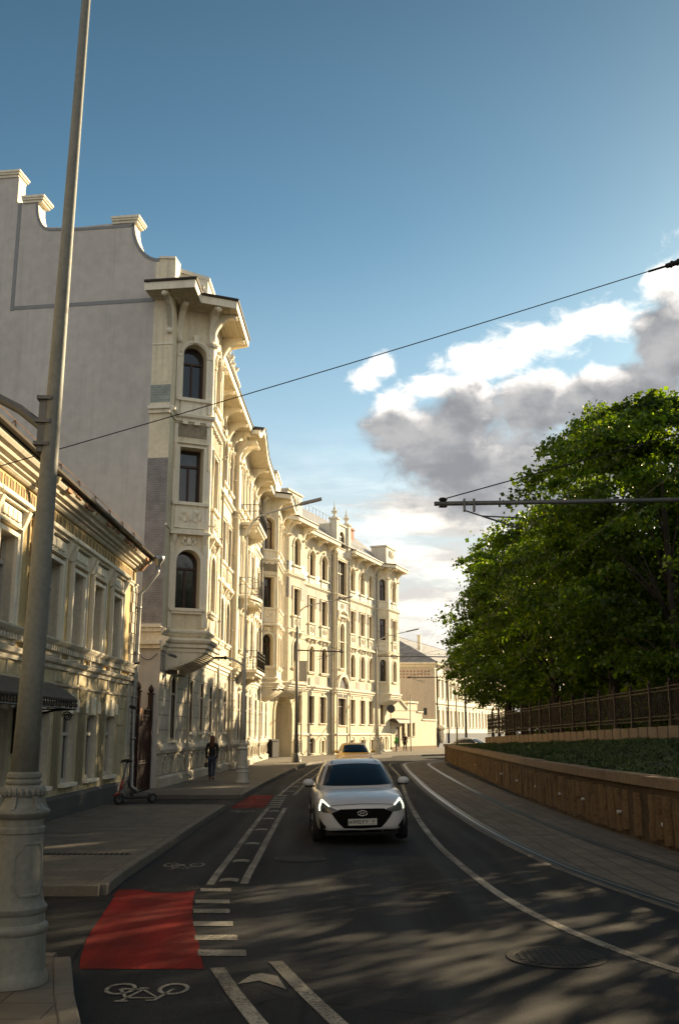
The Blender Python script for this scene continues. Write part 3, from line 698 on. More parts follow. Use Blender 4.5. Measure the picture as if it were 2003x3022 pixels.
def wall(mb, pl, a0, a1, z0, z1, ops=(), depth=.3, m=0, mr=None, d=0.0):
    P = pl.P; mr = m if mr is None else mr
    xs = sorted({a0, a1, *[v for o in ops for v in (o[0] - o[1] / 2, o[0] + o[1] / 2)]}); zs = sorted({z0, z1, *[v for o in ops for v in (o[2], o[3])]})
    for i in range(len(xs) - 1):
        for j in range(len(zs) - 1):
            xm, zm = (xs[i] + xs[i + 1]) / 2, (zs[j] + zs[j + 1]) / 2
            if any(abs(xm - o[0]) < o[1] / 2 and o[2] < zm < o[3] for o in ops): continue
            mb.face([P(xs[i], d, zs[j]), P(xs[i + 1], d, zs[j]), P(xs[i + 1], d, zs[j + 1]), P(xs[i], d, zs[j + 1])], m)
    for o in ops:
        ac, w_, zb, zt = o[:4]; arch = o[4] if len(o) > 4 else False
        l, r = ac - w_ / 2, ac + w_ / 2; out = [(l, zb)]
        if arch:
            rd = w_ / 2; zc = zt - rd; arc = [(ac - rd * math.cos(t_), zc + rd * math.sin(t_)) for t_ in [PI * k / 12 for k in range(13)]]
            out += arc
            for k in range(6): mb.face([P(l, d, zt), P(*_z(arc[k], d)), P(*_z(arc[k + 1], d))], m)
            for k in range(6, 12): mb.face([P(r, d, zt), P(*_z(arc[k], d)), P(*_z(arc[k + 1], d))], m)
        else: out += [(l, zt), (r, zt)]
        out.append((r, zb)); n = len(out)
        for k in range(n):
            p, q = out[k], out[(k + 1) % n]
            mb.face([P(p[0], d, p[1]), P(q[0], d, q[1]), P(q[0], d + depth, q[1]), P(p[0], d + depth, p[1])], mr)
def _z(p, d): return (p[0], d, p[1])
def outline(w_, h, arch, n=12):
    r = w_ / 2
    if arch: return [(-r, 0)] + [(-r * math.cos(t_), h - r + r * math.sin(t_)) for t_ in [PI * k / n for k in range(n + 1)]] + [(r, 0)]
    return [(-r, 0), (-r, h), (r, h), (r, 0)]
I3 = lambda a, d, z: (a, d, z)
WC = {}
def orn(b, x, z, s, y=-.05):
    """a small stucco cartouche: shield, two scrolls and a garland"""
    b.blob((x, y, z), (.10 * s, .05 * s, .16 * s)); 
    for k in (-1, 1):
        b.blob((x + k * .17 * s, y, z + .08 * s), (.07 * s, .045 * s, .07 * s)); b.blob((x + k * .24 * s, y, z - .05 * s), (.05 * s, .04 * s, .09 * s)); b.blob((x + k * .13 * s, y, z - .14 * s), (.05 * s, .035 * s, .05 * s))
def win_meshes(w_, h, arch, style, depth, wood):
    key = (round(w_, 2), round(h, 2), arch, style, depth, wood)
    if key in WC: return WC[key]
    fr = MB(); D = depth; t_ = .07; ol = outline(w_, h, arch)
    inner = outline(w_ - 2 * t_, h - t_, arch); 
    # frame bars
    if arch:
        r = w_ / 2
        fr.box(-r, -r + t_, D - .08, D, 0, h - r); fr.box(r - t_, r, D - .08, D, 0, h - r)
        arc = [(-(r - t_) * math.cos(a), h - r + (r - t_) * math.sin(a)) for a in [PI * k / 12 for k in range(13)]]
        fr.ring(arc, t_, .08, lambda a, d, z: (a, D + d, z))
    else:
        fr.box(-w_ / 2, -w_ / 2 + t_, D - .08, D, 0, h); fr.box(w_ / 2 - t_, w_ / 2, D - .08, D, 0, h); fr.box(-w_ / 2 + t_, w_ / 2 - t_, D - .08, D, h - t_, h)
    fr.box(-w_ / 2 + t_, w_ / 2 - t_, D - .081, D, 0, .09)
    zt = h * .68; fr.box(-w_ / 2 + t_, w_ / 2 - t_, D - .10, D, zt, zt + .08)
    if w_ > .7: fr.box(-.035, .035, D - .09, D - .001, .09, zt); 
    if w_ > 1.0 or style == 'low': fr.box(-.025, .025, D - .085, D - .001, zt + .08, h - (t_ if not arch else .05))
    fm = fr.mesh('window', M['white_wood'] if wood == 'w' else M['wood'])
    pb = MB(); pb.face([(p[0], D - .03, p[1]) for p in ol]); pm_ = pb.mesh('pane', M['pane'])
    sb = MB(); r = w_ / 2
    if style == 'arch3':
        sb.ring(ol, .16, .06, I3); sb.ring([(p[0] * 1.12, p[1] + (.05 if p[1] > .1 else 0)) for p in ol[1:-1]], .07, .10, I3)
        sb.box(-r - .22, r + .22, -.16, 0, -.12, 0); sb.box(-r - .05, r + .05, -.045, 0, -.72, -.12)
        sb.box(-r - .24, -r - .02, -.09, 0, h - r - .12, h - r); sb.box(r + .02, r + .24, -.09, 0, h - r - .12, h - r); sb.box(-.09, .09, -.14, 0, h + .02, h + .34)
    elif style == 'rect2':
        sb.ring(ol, .15, .06, I3); sb.ring([(-r - .15, h * .6), (-r - .15, h + .15), (r + .15, h + .15), (r + .15, h * .6)], .06, .10, I3)
        sb.box(-r - .25, r + .25, -.17, 0, -.12, 0); sb.box(-r - .10, r + .10, -.07, 0, -1.0, -.12); orn(sb, 0, -.5, 1.5 if w_ > .8 else 1.0, -.09)
        sb.box(-r - .14, -r + .02, -.11, 0, -1.0, -.2); sb.box(r - .02, r + .14, -.11, 0, -1.0, -.2)
    elif style == 'arch1':
        sb.ring(ol, .15, .06, I3); hz = h + .55
        sb.extr([(-r - .32, 0, hz), (r + .32, 0, hz), (r + .32, 0, hz + .07), (0, 0, hz + .2), (-r - .32, 0, hz + .07)], (0, 0, 0), (0, -.24, 0))
        for k in (-1, 1): sb.extr([(k * (r + .12) - .08, 0, hz), (k * (r + .12) - .08, -.2, hz), (k * (r + .12) - .08, -.12, hz - .2), (k * (r + .12) - .08, 0, hz - .42)], (0, 0, 0), (.16, 0, 0))
        orn(sb, 0, h + .32, 1.0, -.06); sb.box(-r - .22, r + .22, -.15, 0, -.10, 0); sb.box(-r - .12, r + .12, -.10, 0, -.2, -.10)
    elif style == 'ground':
        sb.ring([(p[0] * 1.0, p[1]) for p in ol], .10, .03, I3); sb.box(-r - .12, r + .12, -.10, 0, -.09, 0); sb.box(-.1, .1, -.07, 0, h + .11, h + .4)
    elif style == 'plain': sb.box(-r - .08, r + .08, -.08, 0, -.07, 0)
    elif style == 'low':      # upper floor of the yellow house: entablature on consoles
        sb.ring(ol, .17, .07, I3); sb.ring([(-r - .17, 0), (-r - .17, h + .17), (r + .17, h + .17), (r + .17, 0)], .05, .10, I3)
        sb.box(-r - .22, r + .22, -.06, 0, h + .24, h + .52); 
        for k in range(4): sb.box(-r - .05 + k * (w_ + .1) / 4 + .03, -r - .05 + (k + 1) * (w_ + .1) / 4 - .03, -.10, -.06, h + .29, h + .47)
        for k in (-1, 1): sb.extr([(k * (r + .30) - .08, 0, h + .56), (k * (r + .30) - .08, -.2, h + .56), (k * (r + .30) - .08, -.14, h + .38), (k * (r + .30) - .08, -.06, h + .2), (k * (r + .30) - .08, 0, h + .18)], (0, 0, 0), (.16, 0, 0))
        sb.box(-r - .40, r + .40, -.14, 0, h + .56, h + .63); sb.box(-r - .46, r + .46, -.22, 0, h + .63, h + .70); sb.box(-r - .43, r + .43, -.18, 0, h + .70, h + .74)
    elif style == 'lowg':
        sb.box(-r - .1, r + .1, -.12, 0, -.08, 0); sb.box(-.14, .14, -.05, 0, h + .02, h + .45); sb.box(-r - .25, -r + .0, -.03, 0, h + .05, h + .35); sb.box(r, r + .25, -.03, 0, h + .05, h + .35)
    sm_ = sb.mesh('surround', M['trim']) if sb.f else None
    WC[key] = (fm, pm_, sm_); return WC[key]
def window(par, pl, ac, w_, zs, zt, arch=False, style='plain', depth=.3, wood='b', d=0.0):
    fm, pm_, sm_ = win_meshes(w_, zt - zs, arch, style, depth, wood)
    o = link('window', fm, par, pl.P(ac, d, zs), pl.rotz())
    link('pane', pm_, o)
    if sm_: link('surround', sm_, o)
    return o
def mitre(pts):
    n = len(pts); N_ = []
    for k in range(n - 1):
        dx, dy = pts[k + 1][0] - pts[k][0], pts[k + 1][1] - pts[k][1]; l = math.hypot(dx, dy); N_.append((dy / l, -dx / l))
    out = []
    for k in range(n):
        a = N_[max(k - 1, 0)]; b = N_[min(k, n - 2)]; dt = max(.25, 1 + a[0] * b[0] + a[1] * b[1]); out.append(((a[0] + b[0]) / dt, (a[1] + b[1]) / dt))
    return out
def belt(mb, pts, z, prof, m=0, zf=None):
    """sweep a profile [(outward, up)...] along the facade outline"""
    mt = mitre(pts); n = len(prof); i0 = len(mb.v)
    for k, p in enumerate(pts):
        zz = z + (zf(k) if zf else 0)
        for (d, h) in prof: mb.v.append((p[0] + mt[k][0] * d, p[1] + mt[k][1] * d, zz + h))
    for k in range(len(pts) - 1):
        for j in range(n):
            j2 = (j + 1) % n
            mb.f.append((i0 + k * n + j, i0 + k * n + j2, i0 + (k + 1) * n + j2, i0 + (k + 1) * n + j)); mb.m.append(m)
    mb.f.append(tuple(i0 + j for j in range(n))); mb.m.append(m); mb.f.append(tuple(i0 + (len(pts) - 1) * n + j for j in range(n))); mb.m.append(m)
STRING = [(-.02, 0), (.05, 0), (.07, .06), (.14, .10), (.16, .17), (.10, .20), (-.02, .24)]
BIGSTR = [(-.02, 0), (.05, 0), (.06, .12), (.14, .16), (.14, .28), (.22, .33), (.26, .42), (.22, .46), (-.02, .52)]
def bracket(mb, pl, a, zt, proj, h, th, m=0):
    prof = [(0, zt), (-proj, zt), (-proj, zt - .16)] + [(-proj + .06 - (0) + (proj - .06) * math.sin(t_) * 1.0, zt - .16 - (h - .16) * (1 - math.cos(t_))) for t_ in [PI / 2 * k / 7 for k in range(1, 8)]]
    pts = [pl.P(a - th / 2, d, z) for d, z in prof]; u = pl.u
    mb.extr(pts, (0, 0, 0), (u[0] * th, u[1] * th, 0), m)
    for dd, zz, r in ((-proj + .02, zt - .16, .10), (-.08, zt - h + .02, .12)):
        p = pl.P(a, dd, zz); mb.blob(p, (th * .62, r, r), m)
def eave(par, pts, z, ov, brs, bh=1.1, name='eave'):
    """broad boarded eave: soffit, fascia, dark sheet edge, boards and curved brackets"""
    b = MB()
    belt(b, pts, z, [(-.05, -.04), (ov - .03, -.04), (ov, -.10), (ov + .02, .20), (ov - .02, .24), (-.05, .24)], 0)
    belt(b, pts, z, [(-.4, .245), (ov + .07, .20), (ov + .09, .245), (ov + .07, .30), (-.4, .50)], 1)
    d = .14
    while d < ov - .12:
        belt(b, pts, z, [(d, -.065), (d + .10, -.065), (d + .10, -.035), (d, -.035)], 2); d += .135
    b.build(name, [M['trim'], M['roof_dark'], M['soffit']], par)
    for (pl, a, th) in brs:
        b = MB(); bracket(b, pl, a, z - .04, ov - .12, bh, th); b.build('eave_bracket', M['trim'], par)
def segs(pts): return [PL(pts[k], pts[k + 1]) for k in range(len(pts) - 1)]
def downpipe(par, pl, a, z0, z1, d=-.14, r=.06, m='pipe_cream', shoe=True):
    b = MB(); P = pl.P
    b.tube([P(a, d, z1), P(a, d, z0 + .35), P(a, d - .02, z0 + .2), P(a, d - .22, z0 + .08)] if shoe else [P(a, d, z1), P(a, d, z0)], r, 10)
    z = z0 + .9
    while z < z1: b.lathe([(r + .018, 0), (r + .018, .07)], P(a, d, z), 10); z += 2.05
    b.lathe([(r, 0), (r * 1.7, .25), (r * 1.8, .4)], P(a, d, z1), 10)
    b.build('downpipe', M[m], par, smooth=True)
def finial(b, x, y, z, s=1.0, m=0):
    b.lathe([(.28 * s, 0), (.28 * s, .15 * s), (.16 * s, .2 * s), (.12 * s, .4 * s), (.2 * s, .5 * s), (.34 * s, .66 * s), (.36 * s, .74 * s), (.14 * s, .8 * s), (.12 * s, .95 * s), (.18 * s, 1.05 * s), (.07 * s, 1.15 * s), (.05 * s, 1.5 * s), (.01 * s, 1.8 * s)], (x, y, z), 10, m)
def balcony(par, pl, a0, a1, z, pr, curved=False, solid=True):
    b = MB()
    if curved:
        pts = [pl.P(lerp(a0, a1, k / 8), -pr * (.62 + .38 * math.sin(PI * k / 8)), 0)[:2] for k in range(9)]
        poly = [pl.P(a0, 0, 0)[:2]] + pts + [pl.P(a1, 0, 0)[:2]]
    else:
        pts = [pl.P(a0, -pr, 0)[:2], pl.P(a1, -pr, 0)[:2]]; poly = [pl.P(a0, 0, 0)[:2]] + pts + [pl.P(a1, 0, 0)[:2]]
    b.prism(poly, z - .16, z); 
    cen = pl.P((a0 + a1) / 2, 0, 0)
    b.prism([(lerp(cen[0], p[0], .9), lerp(cen[1], p[1], .9)) for p in poly], z - .30, z - .16)
    for a in (a0 + .5, a1 - .5): bracket(b, pl, a, z - .30, pr * .75, .75, .3)
    o = b.build('balcony', M['trim'], par)
    r = MB(); path = poly
    for zz in (.12, .62, 1.0): r.tube([(p[0], p[1], z + zz) for p in path], .018, 5)
    for k in range(len(path) - 1):
        p, q = path[k], path[k + 1]; L = math.hypot(q[0] - p[0], q[1] - p[1]); n = max(1, int(L / .16))
        for i in range(n + 1):
            x, y = lerp(p[0], q[0], i / n), lerp(p[1], q[1], i / n); r.tube([(x, y, z), (x, y, z + 1.0)], .010, 4)
            if i % 3 == 1: r.blob((x, y, z + .8), .045, seg=5, rings=3)
        r.tube([(p[0], p[1], z), (p[0], p[1], z + 1.12)], .022, 5)
    r.build('railing', M['black_iron'], o)
# ================================================================ near wing of the apartment house
def frame_rot(a): return R(90 - a)
A = thing('apartment_house', 'near wing of the cream apartment house, with blank grey end wall and corner bay', 'building', (-6.31, 35.25, 0), frame_rot(1.45))
Z0 = 0.1
ROWS = {1: (6.45, 8.65), 2: (10.45, 12.6), 3: (14.55, 16.8)}
upA = [(0, 0), (.9, 0), (1.5, -1.3), (4.2, -1.3), (4.8, 0), (18, 0), (18, -.28), (27, -.28), (27, 0), (33, 0), (33.7, -1.1), (38, -1.1), (38.6, 0), (42.2, 0)]
gA = [(0, 0), (18, 0), (18, -.28), (27, -.28), (27, 0), (42.2, 0)]
S = segs(upA)
# openings per segment of the upper floors
def rows(ac, w_): return [(ac, w_, *ROWS[1], True), (ac, w_, *ROWS[2], False), (ac, w_, *ROWS[3], True)]
opsA = {1: rows(.72, .92), 2: rows(1.35, 1.15), 4: sum((rows(a, 1.15) for a in (1.6, 4.2, 7.0, 9.7, 11.9)), []), 6: sum((rows(a, .72) for a in (2.0, 3.4, 4.8)), []) + rows(7.3, 1.15),
        8: rows(1.6, 1.15) + rows(4.2, 1.15), 9: rows(.64, .8), 10: rows(1.2, 1.1) + rows(3.1, 1.1), 12: rows(1.9, 1.1)}
STY = {1: 'arch1', 2: 'rect2', 3: 'arch3'}
b = MB()
ZB, ZE = 4.9, 18.25
for i, pl in enumerate(S):
    ops = opsA.get(i, [])
    dep = .52 if i in (1, 9) else .40 if i in (2, 10) else .15
    wall(b, pl, 0, pl.L, ZB, ZE, ops, dep)
    for k, o in enumerate(ops): window(A, pl, *o, style=STY[k % 3 + 1], depth=dep)
b.build('wall', M['cream'], A)
# mosaic frieze under the upper string course and tile bands, as thin slabs on the bay and facade
for i in (1, 2, 9, 10):
    b = MB(); pl = S[i]; ops = opsA[i]; e = .012
    cuts = [(0.03, pl.L - .03)]
    xs = [.03] + [v for o in ops[::3] for v in (o[0] - o[1] / 2 - .24, o[0] + o[1] / 2 + .24)] + [pl.L - .03]
    b.pbox(pl, .03, pl.L - .03, -e, 0, 13.0, 13.55, 0)
    for k in range(0, len(xs), 2):
        if xs[k + 1] > xs[k]: b.pbox(pl, xs[k], xs[k + 1], -e, 0, 12.1, 12.995, 0); b.pbox(pl, xs[k], xs[k + 1], -e, 0, 14.05, 14.75, 1)
    b.build('tile_band', [M['frieze'], M['green_tile']], A)
for i in (4, 6, 8, 12):
    b = MB(); pl = S[i]; ops = opsA[i]
    xs = [.03] + [v for o in ops[::3] for v in (o[0] - o[1] / 2 - .26, o[0] + o[1] / 2 + .26)] + [pl.L - .03]
    for k in range(0, len(xs), 2): b.pbox(pl, xs[k], xs[k + 1], -.012, 0, 14.1, 14.8, 1) if xs[k + 1] > xs[k] else None
    b.build('tile_band', [M['frieze'], M['green_tile']], A)
# mouldings
b = MB()
belt(b, upA, 13.62, [(-.02, 0), (.06, 0), (.07, .10), (.18, .16), (.20, .26), (.12, .30), (-.02, .33)])
belt(b, upA, 4.86, BIGSTR); belt(b, upA, 5.45, STRING); belt(b, upA, 9.35, [(-.02, 0), (.04, 0), (.06, .08), (-.02, .1)])
for i in (1, 2, 9, 10):      # dentils under the bay cornice
    pl = S[i]
    for a in np.arange(.3, pl.L - .15, .46): b.pbox(pl, a, a + .22, -.12, 0, 13.5, 13.62)
for pl, a0, a1 in ((S[1], 0, .16), (S[1], S[1].L - .16, S[1].L), (S[2], 0, .2), (S[2], 2.5, 2.7), (S[4], 0, .3), (S[6], 0, .35), (S[6], 8.65, 9), (S[10], 0, .2)):
    b.pbox(pl, a0 + .01, a1 - .01, -.05, 0, 5.75, 13.5); b.pbox(pl, a0 + .01, a1 - .01, -.05, 0, 14.0, 17.4)
for i, a in ((4, 2.9), (4, 5.6), (4, 8.35), (6, 6.0), (8, 2.9)):
    pl = S[i]; b.pbox(pl, a - .22, a + .22, -.06, 0, 5.75, 13.5); b.pbox(pl, a - .22, a + .22, -.06, 0, 14.0, 17.6); b.pbox(pl, a - .3, a + .3, -.12, 0, 17.2, 17.5)
b.build('mouldings', M['trim'], A)
# bay undersides: corbel shells and the arch below the corner bay
for (x0, x1, x2, x3, y) in ((.9, 1.5, 4.2, 4.8, -1.3), (33.0, 33.7, 38, 38.6, -1.1)):
    b = MB()
    for k in range(14):
        f0, f1 = 1 - (k / 14) ** 1.5, 1 - ((k + 1) / 14) ** 1.5
        z1, z0 = 4.9 - .05 * k, 4.9 - .05 * (k + 1)
        b.prism([(x0, .0), (lerp(x0 + .2, x1, f0), y * f0 - .0), (lerp(x3 - .2, x2, f0), y * f0), (x3, .0)][::1], z0, z1)
    b.build('bay_corbel', M['trim'], A)
# ground floor with tall windows and moulded basement panels
G = segs(gA); b = MB()
opg = {0: [(2.6, .95, 1.7, 4.15, True), (6.4, .85, 2.0, 4.1), (9.2, .85, 2.0, 4.1), (11.8, .85, 2.0, 4.1), (14.4, .85, 2.0, 4.1), (16.6, .8, 2.0, 4.1)], 2: [(2.0, .8, 1.2, 4.1), (3.6, 1.3, .2, 4.3, True), (5.4, .8, 1.2, 4.1), (7.4, .9, 1.7, 4.1)], 4: [(1.6, .9, 1.7, 4.1), (4.2, .9, 1.7, 4.1), (8, .9, 1.7, 4.1), (11.2, .9, 1.7, 4.1)]}
for i, pl in enumerate(G):
    ops = opg.get(i, []); wall(b, pl, 0, pl.L, Z0, ZB, ops, .10, 0)
    for o in ops: window(A, pl, *o[:4], arch=len(o) > 4, style='ground' if o[2] > .5 else 'plain', depth=.10)
b.build('ground_floor_wall', M['rustic'], A)
b = MB()
belt(b, gA, 1.28, [(-.02, 0), (.10, .0), (.13, .12), (.05, .3), (-.02, .34)]); belt(b, gA, .05, [(-.02, 0), (.14, 0), (.14, .38), (.10, .43), (-.02, .45)])
for i, pl in enumerate(G):
    a = .35
    while a < pl.L - 1.0:
        w_ = 1.15; hit = any(o[2] < 1.3 and abs(o[0] - a - w_ / 2) < .9 for o in opg.get(i, []))
        if not hit:
            b.ring([(a, .55), (a, 1.02), (a + .12, 1.16), (a + w_ - .12, 1.16), (a + w_, 1.02), (a + w_, .55)], .09, .05, pl.P)
            b.ring([(a + w_ / 2 - .25 * math.cos(t_), .62 + .38 * math.sin(t_)) for t_ in [PI * k / 8 for k in range(9)]], .06, .05, pl.P)
        a += 1.42
b.build('basement_panels', M['cream_low'], A)
# end (party) wall, slightly skewed, with stepped and curved gable parapet
ex = (math.cos(R(98)) , math.sin(R(98)))
E0 = (0.0, 0.0)
# local direction of the end wall: inward (y) leaning away from the street line
ea = R(90 - 6.5)
ED = (math.cos(ea), math.sin(ea))
def EP(s, z, d=0.0): return (ED[0] * s - ED[1] * d, ED[1] * s + ED[0] * d, z)     # d>0 towards the viewer
b = MB()
arc1 = [(.64 + 1.08 * math.sin(t_) , 19.92 + 1.6 * (1 - math.cos(t_))) for t_ in [PI / 2 * k / 9 for k in range(10)]]
arc2 = [(5.30 + .47 * math.sin(t_), 21.58 + 1.1 * (1 - math.cos(t_))) for t_ in [PI / 2 * k / 6 for k in range(7)]]
top = [(0, 19.85)] + arc1 + [(1.72, 21.55), (2.61, 21.55)] + [(3.98, 21.5), (5.25, 21.58)] + arc2 + [(5.77, 22.75), (6.68, 22.75), (6.68, 23.95), (22, 23.95)]
poly = [(0.78, Z0)] + [(0.78, 18.2), (0.78, 19.9)] + [p for p in top if p[0] > .8] + [(22, Z0)]
b.face([EP(s, z) for s, z in poly], 0)
b.face([EP(0, Z0), EP(.78, Z0), EP(.78, 5.0), EP(0, 5.0)], 5)
for z0, z1, m in ((5.0, 5.6, 2), (5.6, 11.9, 1), (11.9, 14.05, 2), (14.05, 14.75, 3), (14.75, 18.25, 2), (18.25, 19.9, 2)):
    b.face([EP(0, z0), EP(.78, z0), EP(.78, z1), EP(0, z1)], m)
# parapet thickness, lit on its street side
for k in range(len(top) - 1):
    (s0, z0), (s1, z1) = top[k], top[k + 1]
    b.face([EP(s0, z0), EP(s1, z1), EP(s1, z1, -.62), EP(s0, z0, -.62)], 4)
b.face([EP(0, 18.2), EP(0, 19.85), EP(0, 19.85, -.62), EP(0, 18.2, -.62)], 4)
b.face([EP(0.0, z, -.62) for z in (18.2, 19.85)] + [EP(s, z, -.62) for s, z in top[1:]] + [EP(22, 18.2, -.62)], 0)
b.build('end_wall', [M['endwall'], M['glazed_brick'], M['cream'], M['green_tile'], M['trim'], M['endwall']], A)
b = MB()
def cap(s0, s1, z):
    for (dz, e) in ((0, .06), (.10, .12), (.18, .16)):
        z0 = z + dz; z1 = z + dz + (.10 if dz < .15 else .10)
        q = [EP(s0 - e, z0, e), EP(s1 + e * .3, z0, e), EP(s1 + e * .3, z0, -.62 - e), EP(s0 - e, z0, -.62 - e)]
        b.hexa(q + [(x, y, z1 - .004) for x, y, _ in q])
cap(1.66, 2.6, 21.5); cap(5.65, 6.4, 22.7); cap(6.75, 22, 23.9)
q = [EP(-.0, 19.85, .05), EP(.66, 19.9, .05), EP(.66, 19.9, -.65), EP(-.0, 19.85, -.65)]; b.hexa(q + [(x, y, z + .09) for x, y, z in q])
b.build('coping', M['trim'], A)
b = MB()
I_ = lambda a, d, z: EP(a, z, -d)
b.ring([(p[0], p[1] - .01) for p in arc1], -.13, .02, I_); b.ring([(1.72, 21.45), (2.61, 21.45), (3.98, 21.45), (5.25, 21.53)] + [(p[0], p[1] - .02) for p in arc2], -.11, .02, I_)
b.ring([(6.62, 22.75), (6.62, 18.1)], -.14, .022, I_); b.ring([(6.6, 18.13), (0.8, 18.13)], -.15, .02, I_)
b.build('grey_border', M['greystripe'], A)
b = MB()     # string courses run round the corner onto the end-wall strip
for z, prof in ((13.62, .2), (4.9, .22), (5.5, .14)):
    for e, z0, z1 in ((prof * .5, 0, .14), (prof, .14, .27)):
        q = [EP(-.02, z + z0, e), EP(.80, z + z0, e), EP(.80, z + z0, -.02), EP(-.02, z + z0, -.02)]; b.hexa(q + [(x, y, zz + z1 - z0 - .003) for x, y, zz in q])
q = [EP(-.01, 16.35, .03), EP(.78, 16.35, .03), EP(.78, 16.35, -.01), EP(-.01, 16.35, -.01)]; b.hexa(q + [(x, y, zz + .07) for x, y, zz in q])
b.build('corner_string', M['trim'], A)
# eaves
p0 = EP(.85, 0); c0 = EP(.0, 0)
eavA = [(p0[0], p0[1]), (0, 0), (.9, 0), (1.5, -1.3), (4.2, -1.3), (4.6, -.45)]
se = segs(eavA)
eave(A, eavA, ZE, .98, [(se[0], .72, .2), (se[0], se[0].L - .12, .22), (S[1], .08, .24), (S[1], S[1].L - .06, .26), (S[2], .12, .26), (S[2], 2.55, .26)], 1.35)
e2 = [(5.0, 0), (18.0, 0)]; eave(A, e2, ZE, 1.05, [(S[4], a, .28) for a in (.6, 2.9, 5.6, 8.35, 10.9, 12.6)], 1.25)
xs = np.linspace(17.4, 28.2, 28); wave = lambda k: 1.0 * math.exp(-((xs[k] - 20.4) / 1.5) ** 2) - .08 * (xs[k] - 20)/4
b = MB(); eb = [(x, -.28) for x in xs]; ov = 1.15
belt(b, eb, ZE - .15, [(-.3, -.04), (ov - .03, -.04), (ov, -.12), (ov + .02, .18), (-.3, .22)], 0, wave); belt(b, eb, ZE - .15, [(-1.2, .23), (ov + .06, .19), (ov + .08, .24), (ov + .05, .29), (-1.2, .6)], 1, wave)
d = .1
while d < ov - .1: belt(b, eb, ZE - .15, [(d, -.065), (d + .09, -.065), (d + .09, -.035), (d, -.035)], 2, wave); d += .13
b.build('eave', [M['trim'], M['roof_dark'], M['soffit']], A)
pl = PL((18, -.28), (27, -.28))
for a in (.25, 1.2, 6.3, 8.7): b = MB(); bracket(b, pl, a, ZE - .3, .95, 1.3, .3); b.build('eave_bracket', M['trim'], A)
b = MB(); wall(b, pl, 0, 9, ZE, ZE + .4, [], .1); b.build('eave_upstand', M['trim'], A)
e4 = [(28.3, 0), (33.0, 0), (33.7, -1.1), (38, -1.1), (38.6, 0), (41.6, 0)]
eave(A, e4, ZE, .95, [(S[8], 3.2, .28), (S[9], .08, .24), (S[10], .15, .26), (S[10], 4.1, .26), (S[12], 2.2, .28)], 1.2)
# attic blocks and the pinnacled gable
b = MB()
att = [(0.2, .1), (.85, .1), (1.6, -1.0), (3.9, -1.0), (3.9, .9), (0.2, .9)]
b.prism(att, ZE + .3, 19.7); b.prism([(p[0] - .06 if p[0] < 1 else p[0] + .04, p[1] - .06 if p[1] < .5 else p[1]) for p in att], 19.7, 19.86)
pa = PL((.85, .1), (1.6, -1.0))
bb = MB(); orn(bb, 0, 0, 2.2, -.03)
for f_ in bb.f: b.f.append(tuple(i + len(b.v) for i in f_)); b.m.append(0)
b.v += [pa.P(pa.L * .5 + x, y, 19.2 + z) for x, y, z in bb.v]
for (x0, x1, h) in ((13.2, 17.4, 20.1), (13.9, 16.7, 20.7)):
    b.box(x0, x1, -.28 if h < 20.3 else -.33, .4, ZE + .3, h); b.box(x0 - .1, x1 + .1, -.4, .45, h, h + .12)
b.box(19, 25.5, -.45, .3, ZE + .3, 19.3); b.box(33.9, 37.8, -.9, .6, ZE + .3, 20.3); b.box(33.8, 37.9, -1.0, .7, 20.3, 20.45)
for x, z, s in ((13.4, 20.2, .9), (14.4, 20.8, .95), (16.2, 20.8, .95), (17.2, 20.2, .9), (10.9, 18.7, .8), (12.2, 18.7, .7), (19.3, 19.3, .7), (25.2, 19.3, .7)): fb = MB(); finial(fb, x, -.05, z, s); fb.build('finial', M['trim'], A, smooth=False)
b.build('attic', M['trim'], A)
b = MB(); b.face([(.9, .3, ZE + .45), (42, -.5, ZE + .45), (42, 7, 21.2), (2.2, 7, 21.2)], 0); b.face([(2.2, 7, 21.2), (42, 7, 21.2), (42, 14, 18.4), (3, 14, 18.4)], 0); b.face([(42.2, 0, Z0), (42.2, 14, Z0), (42.2, 14, 18.4), (42.2, 7, 21.2), (42.2, 0, 18.4)], 1); b.face([(1, 14, Z0), (42.2, 14, Z0), (42.2, 14, 18.4), (1, 14, 18.4)], 1)
b.build('roof', [M['roof_dark'], M['cream']], A)
for a, i in ((.4, 4), (8.35, 4), (12.75, 4), (.5, 8), (5.7, 8)): downpipe(A, S[i], a, .2, 17.3, r=.065)
downpipe(A, S[12], 3.4, .2, 17.3, r=.07)
pr = S[6]
for z, cv in ((5.35, False), (9.4, True), (13.55, False)): balcony(A, pr, 1.3, 5.5, z, 1.05, cv)
# small street-number plate, camera and wall lamp on the corner
b = MB(); b.pbox(G[0], .75, 1.05, -.03, 0, 2.9, 3.5); b.build('number_plate', M['trim'], A)
b = MB(); b.pbox(G[0], .95, 1.15, -.45, -.1, 4.05, 4.2); b.pbox(G[0], 1.0, 1.1, -.14, 0, 4.1, 4.15); b.build('wall_lamp', M['black_iron'], A)
b = MB(); p = S[0].P(.3, -.22, 4.72); b.tube([S[0].P(.3, 0, 4.8), p], .03, 6); b.tube([p, S[0].P(.75, -.4, 4.66)], .06, 8); b.build('security_camera', M['zinc'], A)
b = MB(); pts = [EP(.1 + .1 * k, 4.72 - .22 * math.sin(PI * k / 7), .05) for k in range(8)]; b.tube(pts, .012, 5); b.build('loose_cable', M['black_iron'], A)

